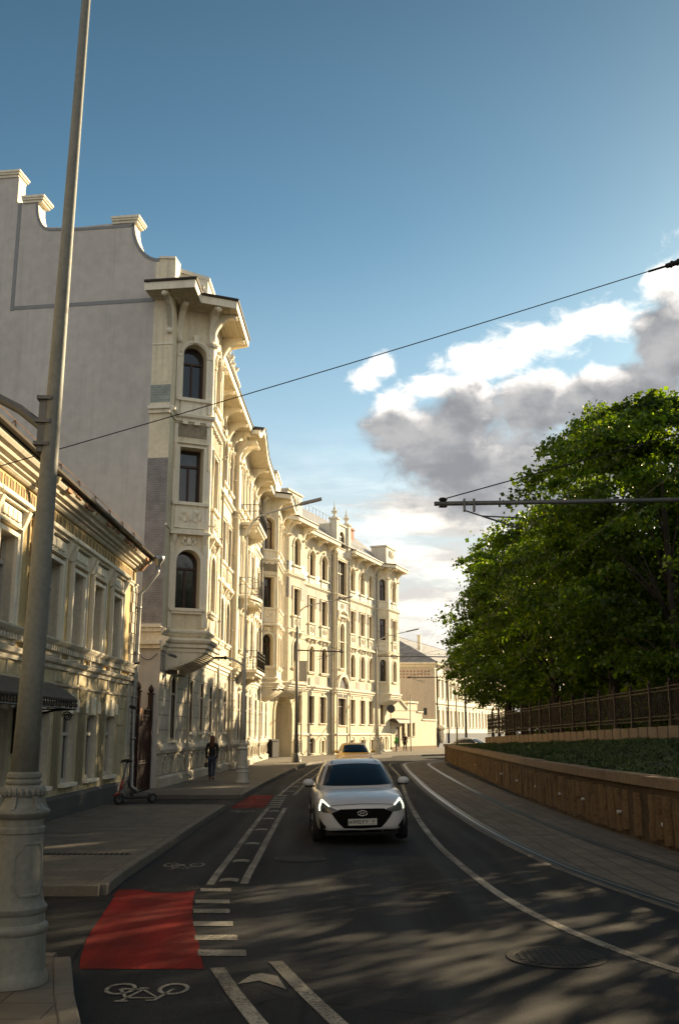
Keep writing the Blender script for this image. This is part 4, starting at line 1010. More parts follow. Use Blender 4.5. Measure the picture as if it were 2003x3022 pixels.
# ================================================================ far wing, turned to the street bend
B = thing('apartment_house', 'far wing of the cream apartment house, with grey metal roof and twin pinnacles', 'building', (-5.0, 77.0, 0), frame_rot(21))
dz = .45
RB = {1: (6.95, 9.1), 2: (11.0, 13.15), 3: (15.0, 17.2)}
def rowsB(ac, w_): return [(ac, w_, *RB[1], True), (ac, w_, *RB[2], False), (ac, w_, *RB[3], True)]
upB = [(-1.3, 0.1), (.3, -1.0), (3.5, -1.0), (4.2, 0), (12.0, 0), (12.0, -.3), (15.6, -.3), (15.6, 0), (24.2, 0), (25.2, -1.0), (28.6, -1.0), (29.3, 0)]
SB = segs(upB)
opsB = {0: rowsB(1.0, .8), 1: rowsB(1.55, 1.25), 3: rowsB(3.2, 1.2) + rowsB(6.0, 1.35), 5: [(1.8, 1.1, 7.6, 11.6, True), (1.8, 2.3, 13.7, 17.3, False)], 7: rowsB(1.75, 1.25) + rowsB(4.5, 1.2) + rowsB(6.9, 1.15), 8: rowsB(.72, .75), 9: rowsB(1.75, 1.2)}
b = MB(); ZBB, ZEB = 4.9 + dz, 18.4
for i, pl in enumerate(SB):
    ops = opsB.get(i, []); wall(b, pl, 0, pl.L, ZBB, ZEB, ops, .3, 0)
    for k, o in enumerate(ops): window(B, pl, *o, style=STY[k % 3 + 1] if i != 5 else ('arch1' if k == 0 else 'rect2'), depth=.3)
b.build('wall', M['cream'], B)
for i in (0, 1, 3, 7, 8, 9):
    b = MB(); pl = SB[i]; ops = opsB[i]; xs_ = [.03] + [v for o in ops[::3] for v in (o[0] - o[1] / 2 - .28, o[0] + o[1] / 2 + .28)] + [pl.L - .03]
    for k in range(0, len(xs_), 2):
        if xs_[k + 1] > xs_[k]:
            b.pbox(pl, xs_[k], xs_[k + 1], -.012, 0, 14.5, 15.2, 1); b.pbox(pl, xs_[k], xs_[k + 1], -.012, 0, 12.3, 13.9, 0)
            if i not in (0, 1, 8, 9): b.pbox(pl, xs_[k], xs_[k + 1], -.012, 0, 5.95, 6.6, 0)
    b.build('tile_band', [M['glazed_brick'], M['green_tile']], B)
b = MB()
belt(b, upB, 14.0, STRING); belt(b, upB, 5.3, BIGSTR); belt(b, upB, 9.9, [(-.02, 0), (.04, 0), (.06, .08), (-.02, .1)])
for a0, a1 in ((4.35, 4.75), (11.6, 11.9), (15.75, 16.05), (23.7, 24.05)):
    b.box(a0, a1, -.06, 0, 5.9, 13.95); b.box(a0, a1, -.06, 0, 14.3, 17.7)
for a in (12.1, 15.2): b.box(a, a + .3, -.42, -.3, 5.9, 18.0)
b.ring([(13.8 + p[0] * 1.0, 11.0 + p[1]) for p in [(-1.2, .9), (-.9, 1.5), (0, 1.75), (.9, 1.5), (1.2, .9)]], .2, .22, lambda a, d, z: (a, d - .3, z))
b.build('mouldings', M['trim'], B)
# ground floor, gateway arch, doorway arch
gB = [(-1.3, 0), (12.0, 0), (12.0, -.3), (15.6, -.3), (15.6, 0), (29.3, 0)]
GB = segs(gB); b = MB()
og = {0: [(3.05, 3.2, .12, 4.95, True), (6.2, 1.05, 2.75, 4.95), (8.75, 1.15, 2.75, 4.95), (11.3, 1.4, 2.75, 4.95)], 2: [(1.8, 1.9, 2.6, 4.95)], 4: [(1.75, 1.25, 2.75, 4.95), (4.5, 1.25, 2.75, 4.95), (6.9, 1.2, 2.75, 4.95), (10.3, 1.35, 2.75, 4.95)]}
ogb = {0: [(6.2, .8, .3, 1.3), (8.9, .9, .3, 1.5), (11.4, .6, .3, 1.3)], 2: [], 4: [(1.6, .8, .3, 1.3), (4.4, .8, .3, 1.3), (7.2, .7, .3, 1.3), (9.8, .5, .15, 1.9), (11.4, .5, .15, 1.9)]}
for i, pl in enumerate(GB):
    ops = og.get(i, []); ob_ = ogb.get(i, [])
    wall(b, pl, 0, pl.L, Z0, ZBB, ops + ob_, .32 if i else .32, 0)
    for o in ops:
        if o[2] > 1: window(B, pl, *o[:4], style='ground', depth=.3)
    for o in ob_: window(B, pl, *o[:4], style='plain', depth=.22)
b.build('ground_floor_wall', M['cream'], B)
b = MB(); pl = GB[0]   # vaulted gateway behind the arch
arc = [(3.05 - 1.6 * math.cos(t_), 3.35 + 1.6 * math.sin(t_)) for t_ in [PI * k / 12 for k in range(13)]]
prof = [(1.45, .12)] + arc + [(4.65, .12)]
for k in range(len(prof) - 1):
    p, q = prof[k], prof[k + 1]; b.face([pl.P(p[0], .3, p[1]), pl.P(q[0], .3, q[1]), pl.P(q[0], 3.2, q[1]), pl.P(p[0], 3.2, p[1])])
b.face([pl.P(a, 3.2, z) for a, z in prof])
b.ring(prof, .22, .08, pl.P)
b.build('gateway', M['cream'], B)
b = MB(); b.pbox(pl, 1.5, 1.62, .35, 1.9, .15, 3.4)
for z in (.5, 1.6, 2.7, 3.2): b.pbox(pl, 1.46, 1.75, .3, .42, z, z + .08)
b.build('gate_leaf', M['black_iron'], B)
b = MB(); belt(b, gB[1:], 1.75, [(-.02, 0), (.08, 0), (.1, .1), (-.02, .2)]); belt(b, [(3.6, 0), (12, 0)], 1.75, [(-.02, 0), (.08, 0), (.1, .1), (-.02, .2)]); belt(b, gB[3:], .05, [(-.02, 0), (.1, 0), (.1, .2), (-.02, .22)])
for i, pl in ((0, GB[0]), (4, GB[4])):
    for o in ogb[i]: b.ring([(o[0] - .62, .3), (o[0] - .62, 1.15)] + [(o[0] - .62 * math.cos(t_), 1.15 + .45 * math.sin(t_)) for t_ in [PI * k / 8 for k in range(1, 9)]] + [(o[0] + .62, .3)], .08, .05, pl.P)
b.ring([(13.8 - 1.25 * math.cos(t_), 5.6 + 1.25 * math.sin(t_)) for t_ in [PI * k / 12 for k in range(13)]], .3, .12, lambda a, d, z: (a, d - .42, z))
b.build('basement_panels', M['trim'], B)
b = MB(); b.lathe([(1.0, 0), (1.0, .02)], (13.8, -.335, 6.1), 24, 0, 'y'); b.box(12.85, 14.75, -.33, -.31, 5.0, 6.1); b.build('arch_glazing', M['pane'], B)
for (x0, x1, x2, x3) in ((-.9, .3, 3.5, 4.2), (24.2, 25.2, 28.6, 29.3)):
    b = MB()
    for k in range(12):
        f0 = 1 - (k / 12) ** 1.5; b.prism([(x0, .0), (lerp(x0 + .2, x1, f0), -1.0 * f0), (lerp(x3 - .2, x2, f0), -1.0 * f0), (x3, .0)], 5.3 - .052 * (k + 1), 5.3 - .052 * k)
    b.build('bay_corbel', M['trim'], B)
eave(B, [(-1.3, .1), (.3, -1.0), (3.5, -1.0), (4.2, 0), (11.9, 0)], ZEB, .95, [(SB[0], 1.7, .3), (SB[1], .2, .3), (SB[1], 3.0, .3), (SB[3], .5, .3), (SB[3], 1.9, .3), (SB[3], 4.6, .3), (SB[3], 7.2, .3)], 1.1)
eave(B, [(15.7, 0), (24.2, 0), (25.2, -1.0), (28.6, -1.0), (29.3, 0), (29.35, .8)], ZEB, .95, [(SB[7], .4, .3), (SB[7], 3.1, .3), (SB[7], 5.7, .3), (SB[7], 8.2, .3), (SB[8], 1.3, .3), (SB[9], .2, .3), (SB[9], 3.2, .3)], 1.1)
M['roof_grey'] = brick_mat('standing_seam_roof', (0.25, 0.25, 0.255), (0.29, 0.285, 0.285), (0.16, 0.16, 0.165), 0.62, 30, 0.03, 0.45, bump=0.9, wall=True, off=0)
b = MB(); r0 = ZEB + .42; rz = 23.2
b.face([(-1, -.6, r0), (29.5, -.6, r0), (27, 4.6, rz), (1, 4.6, rz)]); b.face([(29.5, -.6, r0), (29.5, 11, r0), (27, 4.6, rz)]); b.face([(-1, -.6, r0), (1, 4.6, rz), (-1, 11, r0)]); b.face([(1, 4.6, rz), (27, 4.6, rz), (29.5, 11, r0), (-1, 11, r0)])
b.build('roof', M['roof_grey'], B)
b = MB()
for z_, y_ in ((.55, -.2),):
    for x in np.arange(4.6, 11.6, .9): b.tube([(x, .3, r0 + .3), (x, .25, r0 + .9)], .02, 4)
    for x in np.arange(16, 24.5, .9): b.tube([(x, .3, r0 + .3), (x, .25, r0 + .9)], .02, 4)
    for x0, x1 in ((4.6, 11.5), (16, 24.2)):
        for h in (.6, .9): b.tube([(x0, .27, r0 + h), (x1, .27, r0 + h)], .018, 4)
for x in np.arange(5, 26, .9): b.tube([(x, 4.6, rz), (x, 4.6, rz + .6)], .02, 4)
b.tube([(5, 4.6, rz + .6), (26, 4.6, rz + .6)], .02, 4)
b.build('snow_guard', M['zinc'], B)
b = MB()
for x0, x1, h in ((.5, 3.4, 21.0), (25.4, 28.4, 20.7)):
    b.box(x0, x1, -.75, .9, ZEB + .3, h); b.box(x0 - .1, x1 + .1, -.85, 1.0, h, h + .14); bb = MB(); orn(bb, 0, 0, 2.4, -.03)
    for f_ in bb.f: b.f.append(tuple(i + len(b.v) for i in f_)); b.m.append(0)
    b.v += [((x0 + x1) / 2 + x, -.75 + y, h - .6 + z) for x, y, z in bb.v]
b.box(-.6, .6, 1.2, 3.4, ZEB + .3, 21.6)
pw = PL((12.0, -.32), (15.6, -.32))
wall(b, pw, 0, 3.6, ZEB - .6, 20.6, [(1.8, 1.4, 18.5, 20.1, True)], .25); b.box(12.0, 15.6, .05, 1.6, ZEB, 20.6)
b.box(12.0, 12.55, -.5, .2, ZEB - .6, 20.95); b.box(15.05, 15.6, -.5, .2, ZEB - .6, 20.9); b.box(11.9, 12.65, -.6, .3, 20.95, 21.1); b.box(14.95, 15.7, -.6, .3, 20.9, 21.05); b.box(12.56, 15.04, -.42, .2, 20.6, 20.74)

for fx, fz in ((12.28, 21.1), (15.32, 21.05)): fb = MB(); finial(fb, fx, -.15, fz, .85); fb.build('finial', M['trim'], B)
b.build('attic', M['trim'], B)
window(B, pw, 1.8, 1.4, 18.5, 20.1, True, 'plain', .25)
M['chimney'] = brick_mat('red_chimney_brick', (0.30, 0.10, 0.06), (0.36, 0.13, 0.08), (0.25, 0.2, 0.17), .25, .08, .01)
b = MB(); b.box(22.2, 23.8, 2.2, 3.2, 20.0, 22.2); b.box(22.1, 23.9, 2.1, 3.3, 22.2, 22.4); b.build('chimney', M['chimney'], B)
for pl, a in ((SB[2], .6), (SB[3], 7.6), (SB[7], .25), (SB[7], 8.45)): downpipe(B, pl, a, .2, 17.5, r=.07)
downpipe(B, GB[2], .2, .2, 17.6, r=.07); downpipe(B, GB[2], 3.4, .2, 17.6, r=.07)
b = MB(); b.face([(29.3, 0, Z0), (29.3, 11, Z0), (29.3, 11, r0), (29.3, 0, r0)]); b.face([(-1.3, 0.3, Z0), (-1.3, 11, Z0), (-1.3, 11, r0), (-1.3, .3, r0)]); b.build('side_wall', M['cream'], B)
# ================================================================ two-storey yellow house on the left
M['yellow'] = mat('yellow_stucco', (0.50, 0.375, 0.185), 0.9, 0.16, 0.7, bump=0.25, bscale=40, streak=0.2)
M['yellow_g'] = mat('faded_yellow_stucco', (0.45, 0.385, 0.245), 0.9, 0.2, 0.7, bump=0.25, bscale=40, streak=0.25)
M['old_trim'] = mat('old_white_trim', (0.56, 0.51, 0.41), 0.9, 0.18, 1.1, bump=0.3, bscale=40, streak=0.25)
M['rust'] = mat('rusty_brick_cornice', (0.30, 0.17, 0.10), 0.9, 0.35, 2, bump=0.4)
M['dark_plinth'] = mat('dark_plinth_paint', (0.07, 0.07, 0.07), 0.85, 0.25, 1.2, bump=0.3)
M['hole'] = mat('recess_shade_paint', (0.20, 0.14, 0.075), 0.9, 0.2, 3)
Lh = thing('yellow_house', 'low two-storey yellow house with white trim and rusty roof edge at the left', 'building', (-6.4, 8.0, 0), frame_rot(0.3))
LL = 22.35
pl = PL((-26, 0), (LL, 0)); O = 26.0  # unseen stretch behind the viewer, lengthened to block low sky light
up = [(a, .98, 3.98, 5.72) for a in (-25, -23, -21, -19, -17, -15, -13, -11, -9, -7, -5.1, -3.2, -1.2, .8, 2.8, 4.8, 6.8, 8.6, 10.55, 13.75, 15.75, 17.7, 19.85)]
gr = [(a, 1.0, .86, 2.42) for a in (-25, -23, -21, -19, -17, -15, -13, -11, -9, -7, -5.1, -3.2, -1.2, .8, 2.8, 13.65, 15.7, 17.85, 19.9)]
b = MB()
wall(b, pl, 0, O + LL, 3.5, 7.3, [(a + O, w_, z0, z1) for a, w_, z0, z1 in up], .25, 0, 2)
wall(b, pl, 0, O + LL, .05, 3.5, [(a + O, w_, z0, z1) for a, w_, z0, z1 in gr] + [(8.6 + O, 1.3, .13, 2.5), (11.0 + O, .9, .9, 2.42)], .22, 1, 2)
b.face([(LL, 0, 0), (LL, 9, 0), (LL, 9, 7.3), (LL, 0, 7.3)], 0); b.face([(-26, 0, 0), (-26, 9, 0), (-26, 9, 7.3), (-26, 0, 7.3)], 0)
wb = b
for o in up: window(Lh, pl, o[0] + O, *o[1:], style='low', depth=.25, wood='w')
for o in gr: window(Lh, pl, o[0] + O, *o[1:], style='lowg', depth=.22, wood='w')
window(Lh, pl, 11.0 + O, .9, .9, 2.42, style='lowg', depth=.22, wood='w')
b = MB(); b.box(7.97, 9.23, .2, .26, .13, 2.5)
for x in (8.05, 8.65):
    for z in (.3, 1.4): b.box(x, x + .5, .17, .2, z, z + .9)
b.build('door', M['wood'], Lh)
# entablature: architrave, frieze with painted recess squares, cornice
b = MB()
full = [(-26, 0), (LL, 0), (LL, 3)]
belt(b, full, 6.46 - .13, [(-.02, 0), (.05, 0), (.05, .06), (.08, .08), (.08, .13), (-.02, .15)])
belt(b, full, 6.86, [(-.02, 0), (.06, 0), (.10, .04), (.10, .075), (.17, .10), (.17, .145), (.26, .18), (.28, .24), (.36, .28), (.40, .34), (.42, .40), (.36, .43), (-.02, .44)])
belt(b, full, 4.0 - .16, [(-.02, 0), (.10, 0), (.16, .06), (.20, .12), (.20, .16), (-.02, .18)])
belt(b, full, 3.38, [(-.02, 0), (.05, 0), (.06, .08), (.13, .12), (.16, .2), (.10, .23), (-.02, .26)])
belt(b, full, 3.02, [(-.02, 0), (.04, 0), (.06, .04), (-.02, .06)])
for a in np.arange(-25.8, LL - .1, .17): b.box(a, a + .09, -.14, 0, 3.74, 3.84)      # dentils under the sill course
# frieze: raised rims round flat squares, recess shade painted in as darker colour
b.build('cornice', M['old_trim'], Lh)
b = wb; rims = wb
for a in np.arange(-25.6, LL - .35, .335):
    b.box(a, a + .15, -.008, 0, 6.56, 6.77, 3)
    rims.box(a - .025, a, -.016, 0, 6.53, 6.80); rims.box(a + .15, a + .175, -.016, 0, 6.53, 6.80); rims.box(a, a + .15, -.016, 0, 6.77, 6.80)
b = MB()     # panels between sill course and string course below each window
for o in up:
    a0, a1 = o[0] - .68, o[0] + .68
    b.box(a0, a1, -.035, 0, 3.64 + .0, 3.73); b.box(a0 - .0, a0 + .1, -.09, 0, 3.62, 3.84); b.box(a1 - .1, a1, -.09, 0, 3.62, 3.84)
    b.ring([(o[0] - .5, 2.62 + .5), (o[0] - .5, 3.36), (o[0] + .5, 3.36), (o[0] + .5, 3.12)], .05, .03, lambda a, d, z: (a, d, z))
b.build('apron_panels', M['old_trim'], Lh)
# quoin strips
for a0, a1 in ((12.05, 12.85), (LL - .62, LL)):
    b = MB(); b.box(a0 + .02, a1 - .01, -.03, 0, .62, 6.31)
    z = 3.66; k = 0
    while z < 6.2:
        if not (3.82 < z + .1 < 4.04): b.box(a0 + (.0 if k % 2 == 0 else .10), a1, -.07, -.031, z + .012, min(z + .30, 6.31))
        z += .312; k += 1
    z = .7
    while z < 2.9: b.box(a0, a1, -.05, -.031, z + .012, z + .30); z += .312
    b.build('quoin_strip', M['old_trim'], Lh)
b = wb     # shallow rustication joints on the ground floor
for z in (.75, 1.22, 1.70, 2.18, 2.66):
    xs = [-26] + [v for o in sorted(gr + [(8.6, 1.3, 0, 0), (11.0, .9, 0, 0)]) for v in (o[0] - o[1] / 2 - .27, o[0] + o[1] / 2 + .27)] + [11.95]
    for k in range(0, len(xs), 2):
        a0, a1 = xs[k], xs[k + 1]
        if a1 - a0 > .15: b.box(a0, a1, -.022, 0, z + .012, z + .46, 1)
    for a0, a1 in ((12.9, 12.95), (14.42, 14.93), (16.47, 17.08), (18.62, 19.13), (20.67, LL - .66)): b.box(a0, a1, -.022, 0, z + .012, z + .46, 1)
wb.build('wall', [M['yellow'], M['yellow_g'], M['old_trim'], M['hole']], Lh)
b = MB(); belt(b, full, .05, [(-.02, 0), (.08, 0), (.08, .50), (.04, .56), (-.02, .58)]); b.build('plinth', M['dark_plinth'], Lh)
b = MB()
b.face([(-26.2, -.52, 7.33), (LL + .45, -.52, 7.33), (LL - 2, 4.5, 8.6), (-24, 4.5, 8.6)]); b.face([(LL + .45, -.52, 7.33), (LL + .45, 9.5, 7.33), (LL - 2, 4.5, 8.6)]); b.face([(-24, 4.5, 8.6), (LL - 2, 4.5, 8.6), (LL + .45, 9.5, 7.33), (-26.2, 9.5, 7.33)])
belt(b, [(-26.2, 0), (LL, 0), (LL, 9)], 7.29, [(.35, 0), (.54, 0.0), (.56, .05), (.35, .08)])
b.build('roof', M['roof_dark'], Lh)
b = MB(); rr = random.Random(11)    # strip where render has fallen from the cornice and rusty brick shows
for k in range(26):
    a = rr.uniform(12.9, LL - .1); w_ = rr.uniform(.10, .5); b.box(a, min(a + w_, LL), -.424, -.30, 7.17 + rr.uniform(-.03, .05), 7.27)
for k in range(10): b.box(LL - .02, LL + .40 - .03 * k, -.38 + .02 * k, .5, 6.87 + .038 * (10 - k) - .02, 6.87 + .038 * (10 - k) + .012)
b.build('worn_cornice', M['rust'], Lh)
b = MB()
for x in np.arange(-5.5, LL, 1.55):
    b.tube([(x, -.25, 7.39), (x, -.2, 7.79)], .016, 4); b.tube([(x - .22, -.02, 7.45), (x, -.2, 7.79)], .012, 4)
b.tube([(-5.5, -.2, 7.79), (LL - .4, -.2, 7.79)], .013, 4)
b.build('snow_guard', M['rust'], Lh)
# downpipes: one on the facade, one swan-necked at the corner
b = MB(); b.tube([(12.0, -.5, 7.2), (12.0, -.45, 7.1), (11.98, -.22, 6.8), (11.98, -.12, 6.4), (11.98, -.12, .4), (11.98, -.35, .25)], .065, 10); b.build('downpipe', M['yellow_g'], Lh, smooth=True)
b = MB(); b.lathe([(.07, -.30), (.08, -.12), (.17, .0), (.19, .12), (.17, .14)], (LL + .28, -.62, 7.25), 14); b.tube([(LL + .28, -.62, 7.15), (LL + .26, -.60, 6.85), (LL + .02, -.30, 6.35), (LL - .06, -.16, 6.15), (LL - .08, -.14, 3.0), (LL - .1, -.14, .45), (LL - .1, -.36, .28)], .072, 12)
for z in (5.7, 4.3, 3.0, 1.8): b.lathe([(.09, 0), (.09, .06)], (LL - .08, -.14, z), 12); 
b.build('corner_downpipe', M['zinc'], Lh, smooth=True)
b = MB()
for z in (4.35, 4.0, 3.6, 5.6): b.tube([(LL - .3, 0, z), (LL - .08, -.2, z + .02)], .012, 5)
b.tube([(LL - .6, -.05, 3.95), (LL - .55, -.35, 4.03)], .03, 6); b.tube([(LL - .55, -.1, 2.75), (LL - .5, -.28, 2.70)], .05, 8)
b.build('pipe_clips', M['black_iron'], Lh)
# canopy over the entrance: curved sheet on wrought-iron lattice and scrolls
cn = MB(); x0, x1 = 6.7, 11.75
pr = [(-.02, 3.0), (-.35, 2.99), (-.7, 2.93), (-1.0, 2.80), (-1.22, 2.62)]
for k in range(len(pr) - 1):
    (d0, z0), (d1, z1) = pr[k], pr[k + 1]
    cn.hexa([(x0, d0, z0 - .03), (x1, d0, z0 - .03), (x1, d1, z1 - .03), (x0, d1, z1 - .03), (x0, d0, z0), (x1, d0, z0), (x1, d1, z1), (x0, d1, z1)])
M['canopy'] = mat('dull_canopy_sheet', (0.05, 0.042, 0.035), .8, .35, 2.5, bump=.3)
co_ = cn.build('canopy', M['canopy'], Lh)
cb = MB()
for z in (2.58, 2.44):
    cb.tube([(x0, -.05, z), (x0, -1.2, z), (x1, -1.2, z), (x1, -.05, z)], .016, 5)
for x in np.arange(x0 + .06, x1, .15): cb.box(x, x + .016, -1.21, -1.19, 2.44, 2.60); cb.lathe([(.035, -.008), (.035, .008)], (x + .075, -1.2, 2.51), 8, 0, 'y')
for y in np.arange(-1.1, -.1, .15): cb.box(x1 - .01, x1 + .01, y, y + .016, 2.44, 2.6); cb.lathe([(.035, -.008), (.035, .008)], (x1, y + .08, 2.51), 8, 0, 'x')
for x in (x0 + .05, x1 - .05):
    cb.tube([(x, -.02, 1.75), (x, -.06, 2.0), (x, -.3, 2.3), (x, -.8, 2.42), (x, -1.2, 2.44)], .022, 6)
    cb.tube([(x, -.35 + .16 * math.cos(a) * (1 - a / 14), 2.14 + .16 * math.sin(a) * (1 - a / 14)) for a in np.arange(0, 11, .5)], .014, 5)
    cb.tube([(x, -1.05 + .1 * math.cos(a) * (1 - a / 14), 2.3 + .1 * math.sin(a) * (1 - a / 14)) for a in np.arange(0, 11, .5)], .012, 5)
    cb.box(x - .03, x + .03, -.06, 0, 1.6, 2.95)
cb.build('canopy_ironwork', M['black_iron'], co_)
b = MB()
b.build if False else None
# ================================================================ yard gate between the two houses
M['gate_red'] = mat('dark_red_gate_paint', (0.022, 0.007, 0.006), 0.6, 0.25, 3)
g = thing('yard_gate', 'tall dark red iron gate between the yellow house and the grey end wall', 'gate', (-6.55, 30.55, 0.03), R(90))
b = MB(); b.box(.15, 2.15, -.02, .02, .1, .95); b.build('lower_panel', M['gate_red'], g)
b = MB()
for x in np.arange(.1, 4.4, .13): b.box(x, x + .028, -.014, .014, .08, 2.95 + .25 * math.sin(x * 1.45))
for z in (.1, .95, 1.02, 2.5, 2.7): b.box(.05, 4.5, -.03, .03, z, z + .05)
for x in np.arange(.25, 4.2, .52): b.tube([(x + .16 * math.cos(a), 0, 2.25 + .16 * math.sin(a)) for a in [2 * PI * q / 12 for q in range(13)]], .014, 4)
b.build('gate_leaves', M['gate_red'], g)
for x in (-.02, 2.28, 4.5):
    b = MB(); b.box(x - .08, x + .08, -.08, .08, 0, 3.25); b.box(x - .11, x + .11, -.11, .11, 3.25, 3.31); b.lathe([(.05, 3.31), (.1, 3.4), (.09, 3.48), (.03, 3.56), (.01, 3.6)], (x, 0, 0), 10); b.build('gate_post', M['gate_red'], g)
b = MB(); b.box(2.4, 3.05, -.05, -.02, 2.35, 2.75); b.build('gate_sign', M['rust'], g)
# ================================================================ low white annex and the tan house beyond
Cx = thing('gatehouse', 'small sunlit white gatehouse with stepped wall, three windows and a brown canopy', 'building', (5.75, 104.7, 0), frame_rot(24))
p = PL((-1.2, 0), (13.2, 0)); b = MB(); o = 1.2
ops = [(2.35 + o, 1.05, 1.35, 3.05), (4.0 + o, .9, 1.5, 3.05), (5.6 + o, .8, 1.6, 3.05), (.75 + o, 1.2, .1, 2.55)]
wall(b, p, 0, 14.4, .05, 3.3, ops, .25)
b.face([p.P(0, 0, 3.3), p.P(9.6, 0, 3.3), p.P(9.6, 0, 4.15), p.P(8.0, 0, 4.15), p.P(8.0, 0, 5.1), p.P(5.0, 0, 5.1), p.P(4.85, 0, 4.35), p.P(.7, 0, 6.0), p.P(0, 0, 6.0)])
b.face([p.P(14.4, 0, .05), p.P(14.4, 6, .05), p.P(14.4, 6, 3.3), p.P(14.4, 0, 3.3)]); b.box(-1.2, 13.2, .02, 5, 3.2, 3.28)
b.build('wall', M['cream'], Cx)
for q in ops[:3]: window(Cx, p, *q, style='plain', depth=.25)
b = MB(); b.pbox(p, .6 + o - .45, 1.3 + o, .12, .2, .1, 2.5); b.build('door', M['wood'], Cx)
b = MB()
b.pbox(p, 4.9, 8.15, -.12, .5, 5.1, 5.28); b.pbox(p, 7.9, 9.75, -.12, .5, 4.15, 4.32); b.pbox(p, 9.5, 14.5, -.1, .4, 3.3, 3.45)
b.extr([p.P(.6, -.14, 6.05), p.P(.6, .3, 6.05), p.P(.6, .3, 6.2), p.P(.6, -.14, 6.2)], (0, 0, 0), (4.3, 0, -1.68)); b.build('coping', M['trim'], Cx)
b = MB(); b.pbox(p, 0, 14.4, -.06, 0, .05, .55); b.build('plinth', M['plinth'], Cx)
b = MB(); b.extr([p.P(-.3, 0, 3.35), p.P(-.3, -.35, 3.42), p.P(-.3, -.7, 3.25), p.P(-.3, -1.0, 2.95), p.P(-.3, -1.0, 2.88), p.P(-.3, 0, 3.1)], (0, 0, 0), (4.3, 0, 0)); b.build('canopy', M['roof_dark'], Cx)
Dh = thing('tan_house', 'tan two-storey house with grey hipped roof and a long white street front beyond the bend', 'building', (11.2, 118.3, 0), frame_rot(20))
DL = 46.0; p = PL((0, 0), (DL, 0)); b = MB()
wins = [(a, .95, z0, z1) for a in np.arange(1.6, DL - 1, 2.05) for z0, z1 in ((2.6, 4.6), (6.0, 8.2))]
wall(b, p, 0, DL, .05, 9.9, wins, .3, 0)
ew = R(90 + 20 - 3)        # end wall, nearly square to the view
edx = (math.cos(ew), math.sin(ew))
b.face([(0, 0, .05), (edx[0] * 14, edx[1] * 14, .05), (edx[0] * 14, edx[1] * 14, 9.9), (0, 0, 9.9)], 1)
b.face([(DL, 0, .05), (DL, 12, .05), (DL, 12, 9.9), (DL, 0, 9.9)], 0)
M['tan'] = mat('tan_stucco', (0.53, 0.47, 0.40), 0.9, 0.1, .4, bump=.2, streak=.12)
M['blue_plinth'] = mat('dark_blue_plinth', (0.05, 0.07, 0.11), 0.8, .2, 1)
b.build('wall', [M['trim'], M['tan']], Dh)
for q in wins: window(Dh, p, *q, style='ground', depth=.3)
b = MB(); belt(b, [(edx[0] * 14, edx[1] * 14), (0, 0), (DL, 0)], 9.55, [(-.02, 0), (.12, 0), (.2, .2), (.45, .3), (.5, .5), (-.02, .6)]); belt(b, [(0, 0), (DL, 0)], 5.2, STRING); b.build('cornice', M['trim'], Dh)
b = MB()
for a in np.arange(.6, 12, .42):
    for z in (8.25, 8.6, 8.95): b.box(*sorted((edx[0] * a, edx[0] * (a + .2))), *sorted((edx[1] * a, edx[1] * (a + .2))), z, z + .18) if False else b.hexa([(edx[0] * a - edx[1] * d * -1 * 0 + dx_, edx[1] * a + dy_, zz) for zz in (z, z + .18) for dx_, dy_ in ((0, 0), (edx[0] * .2, edx[1] * .2), (edx[0] * .2 - edx[1] * -.03 * 0 - .02, edx[1] * .2 - .03), (-.02, -.03))])
b.build('pierced_band', M['rust'], Dh)
b = MB(); q0 = (edx[0] * 14, edx[1] * 14)
mid = (edx[0] * 7 + 5.0, edx[1] * 7 + 0.5)
b.face([(0, -.5, 10.1), (q0[0], q0[1], 10.1), (*mid, 14.2)]); b.face([(0, -.5, 10.1), (DL, -.5, 10.1), (DL - 4, mid[1], 14.2), (*mid, 14.2)]); b.face([(q0[0], q0[1], 10.1), (DL, 12, 10.1), (DL - 4, mid[1], 14.2), (*mid, 14.2)]); b.face([(DL, -.5, 10.1), (DL, 12, 10.1), (DL - 4, mid[1], 14.2)])
b.build('roof', M['roof_grey'], Dh)
b = MB(); b.pbox(p, 0, DL, -.08, 0, .05, 1.9); b.build('plinth', M['blue_plinth'], Dh)
b = MB(); b.box(3.4, 3.8, 2.6, 3.0, 11.5, 13.6); b.box(3.35, 3.85, 2.55, 3.05, 13.6, 13.7); b.build('chimney', M['trim'], Dh)
b = MB(); b.tube([(.35, -.16, 9.3), (.35, -.16, .3)], .09, 8); b.tube([(5.7, -.16, 9.3), (5.7, -.16, .3)], .09, 8); b.build('downpipe', M['roof_dark'], Dh)
b = MB(); b.blob((1.6, -.3, 1.6), (.55, .4, .9), seg=10, rings=6); b.blob((1.6, -.35, 2.5), (.75, .45, .35), seg=10, rings=6); b.build('bay_bracket', M['trim'], Dh)
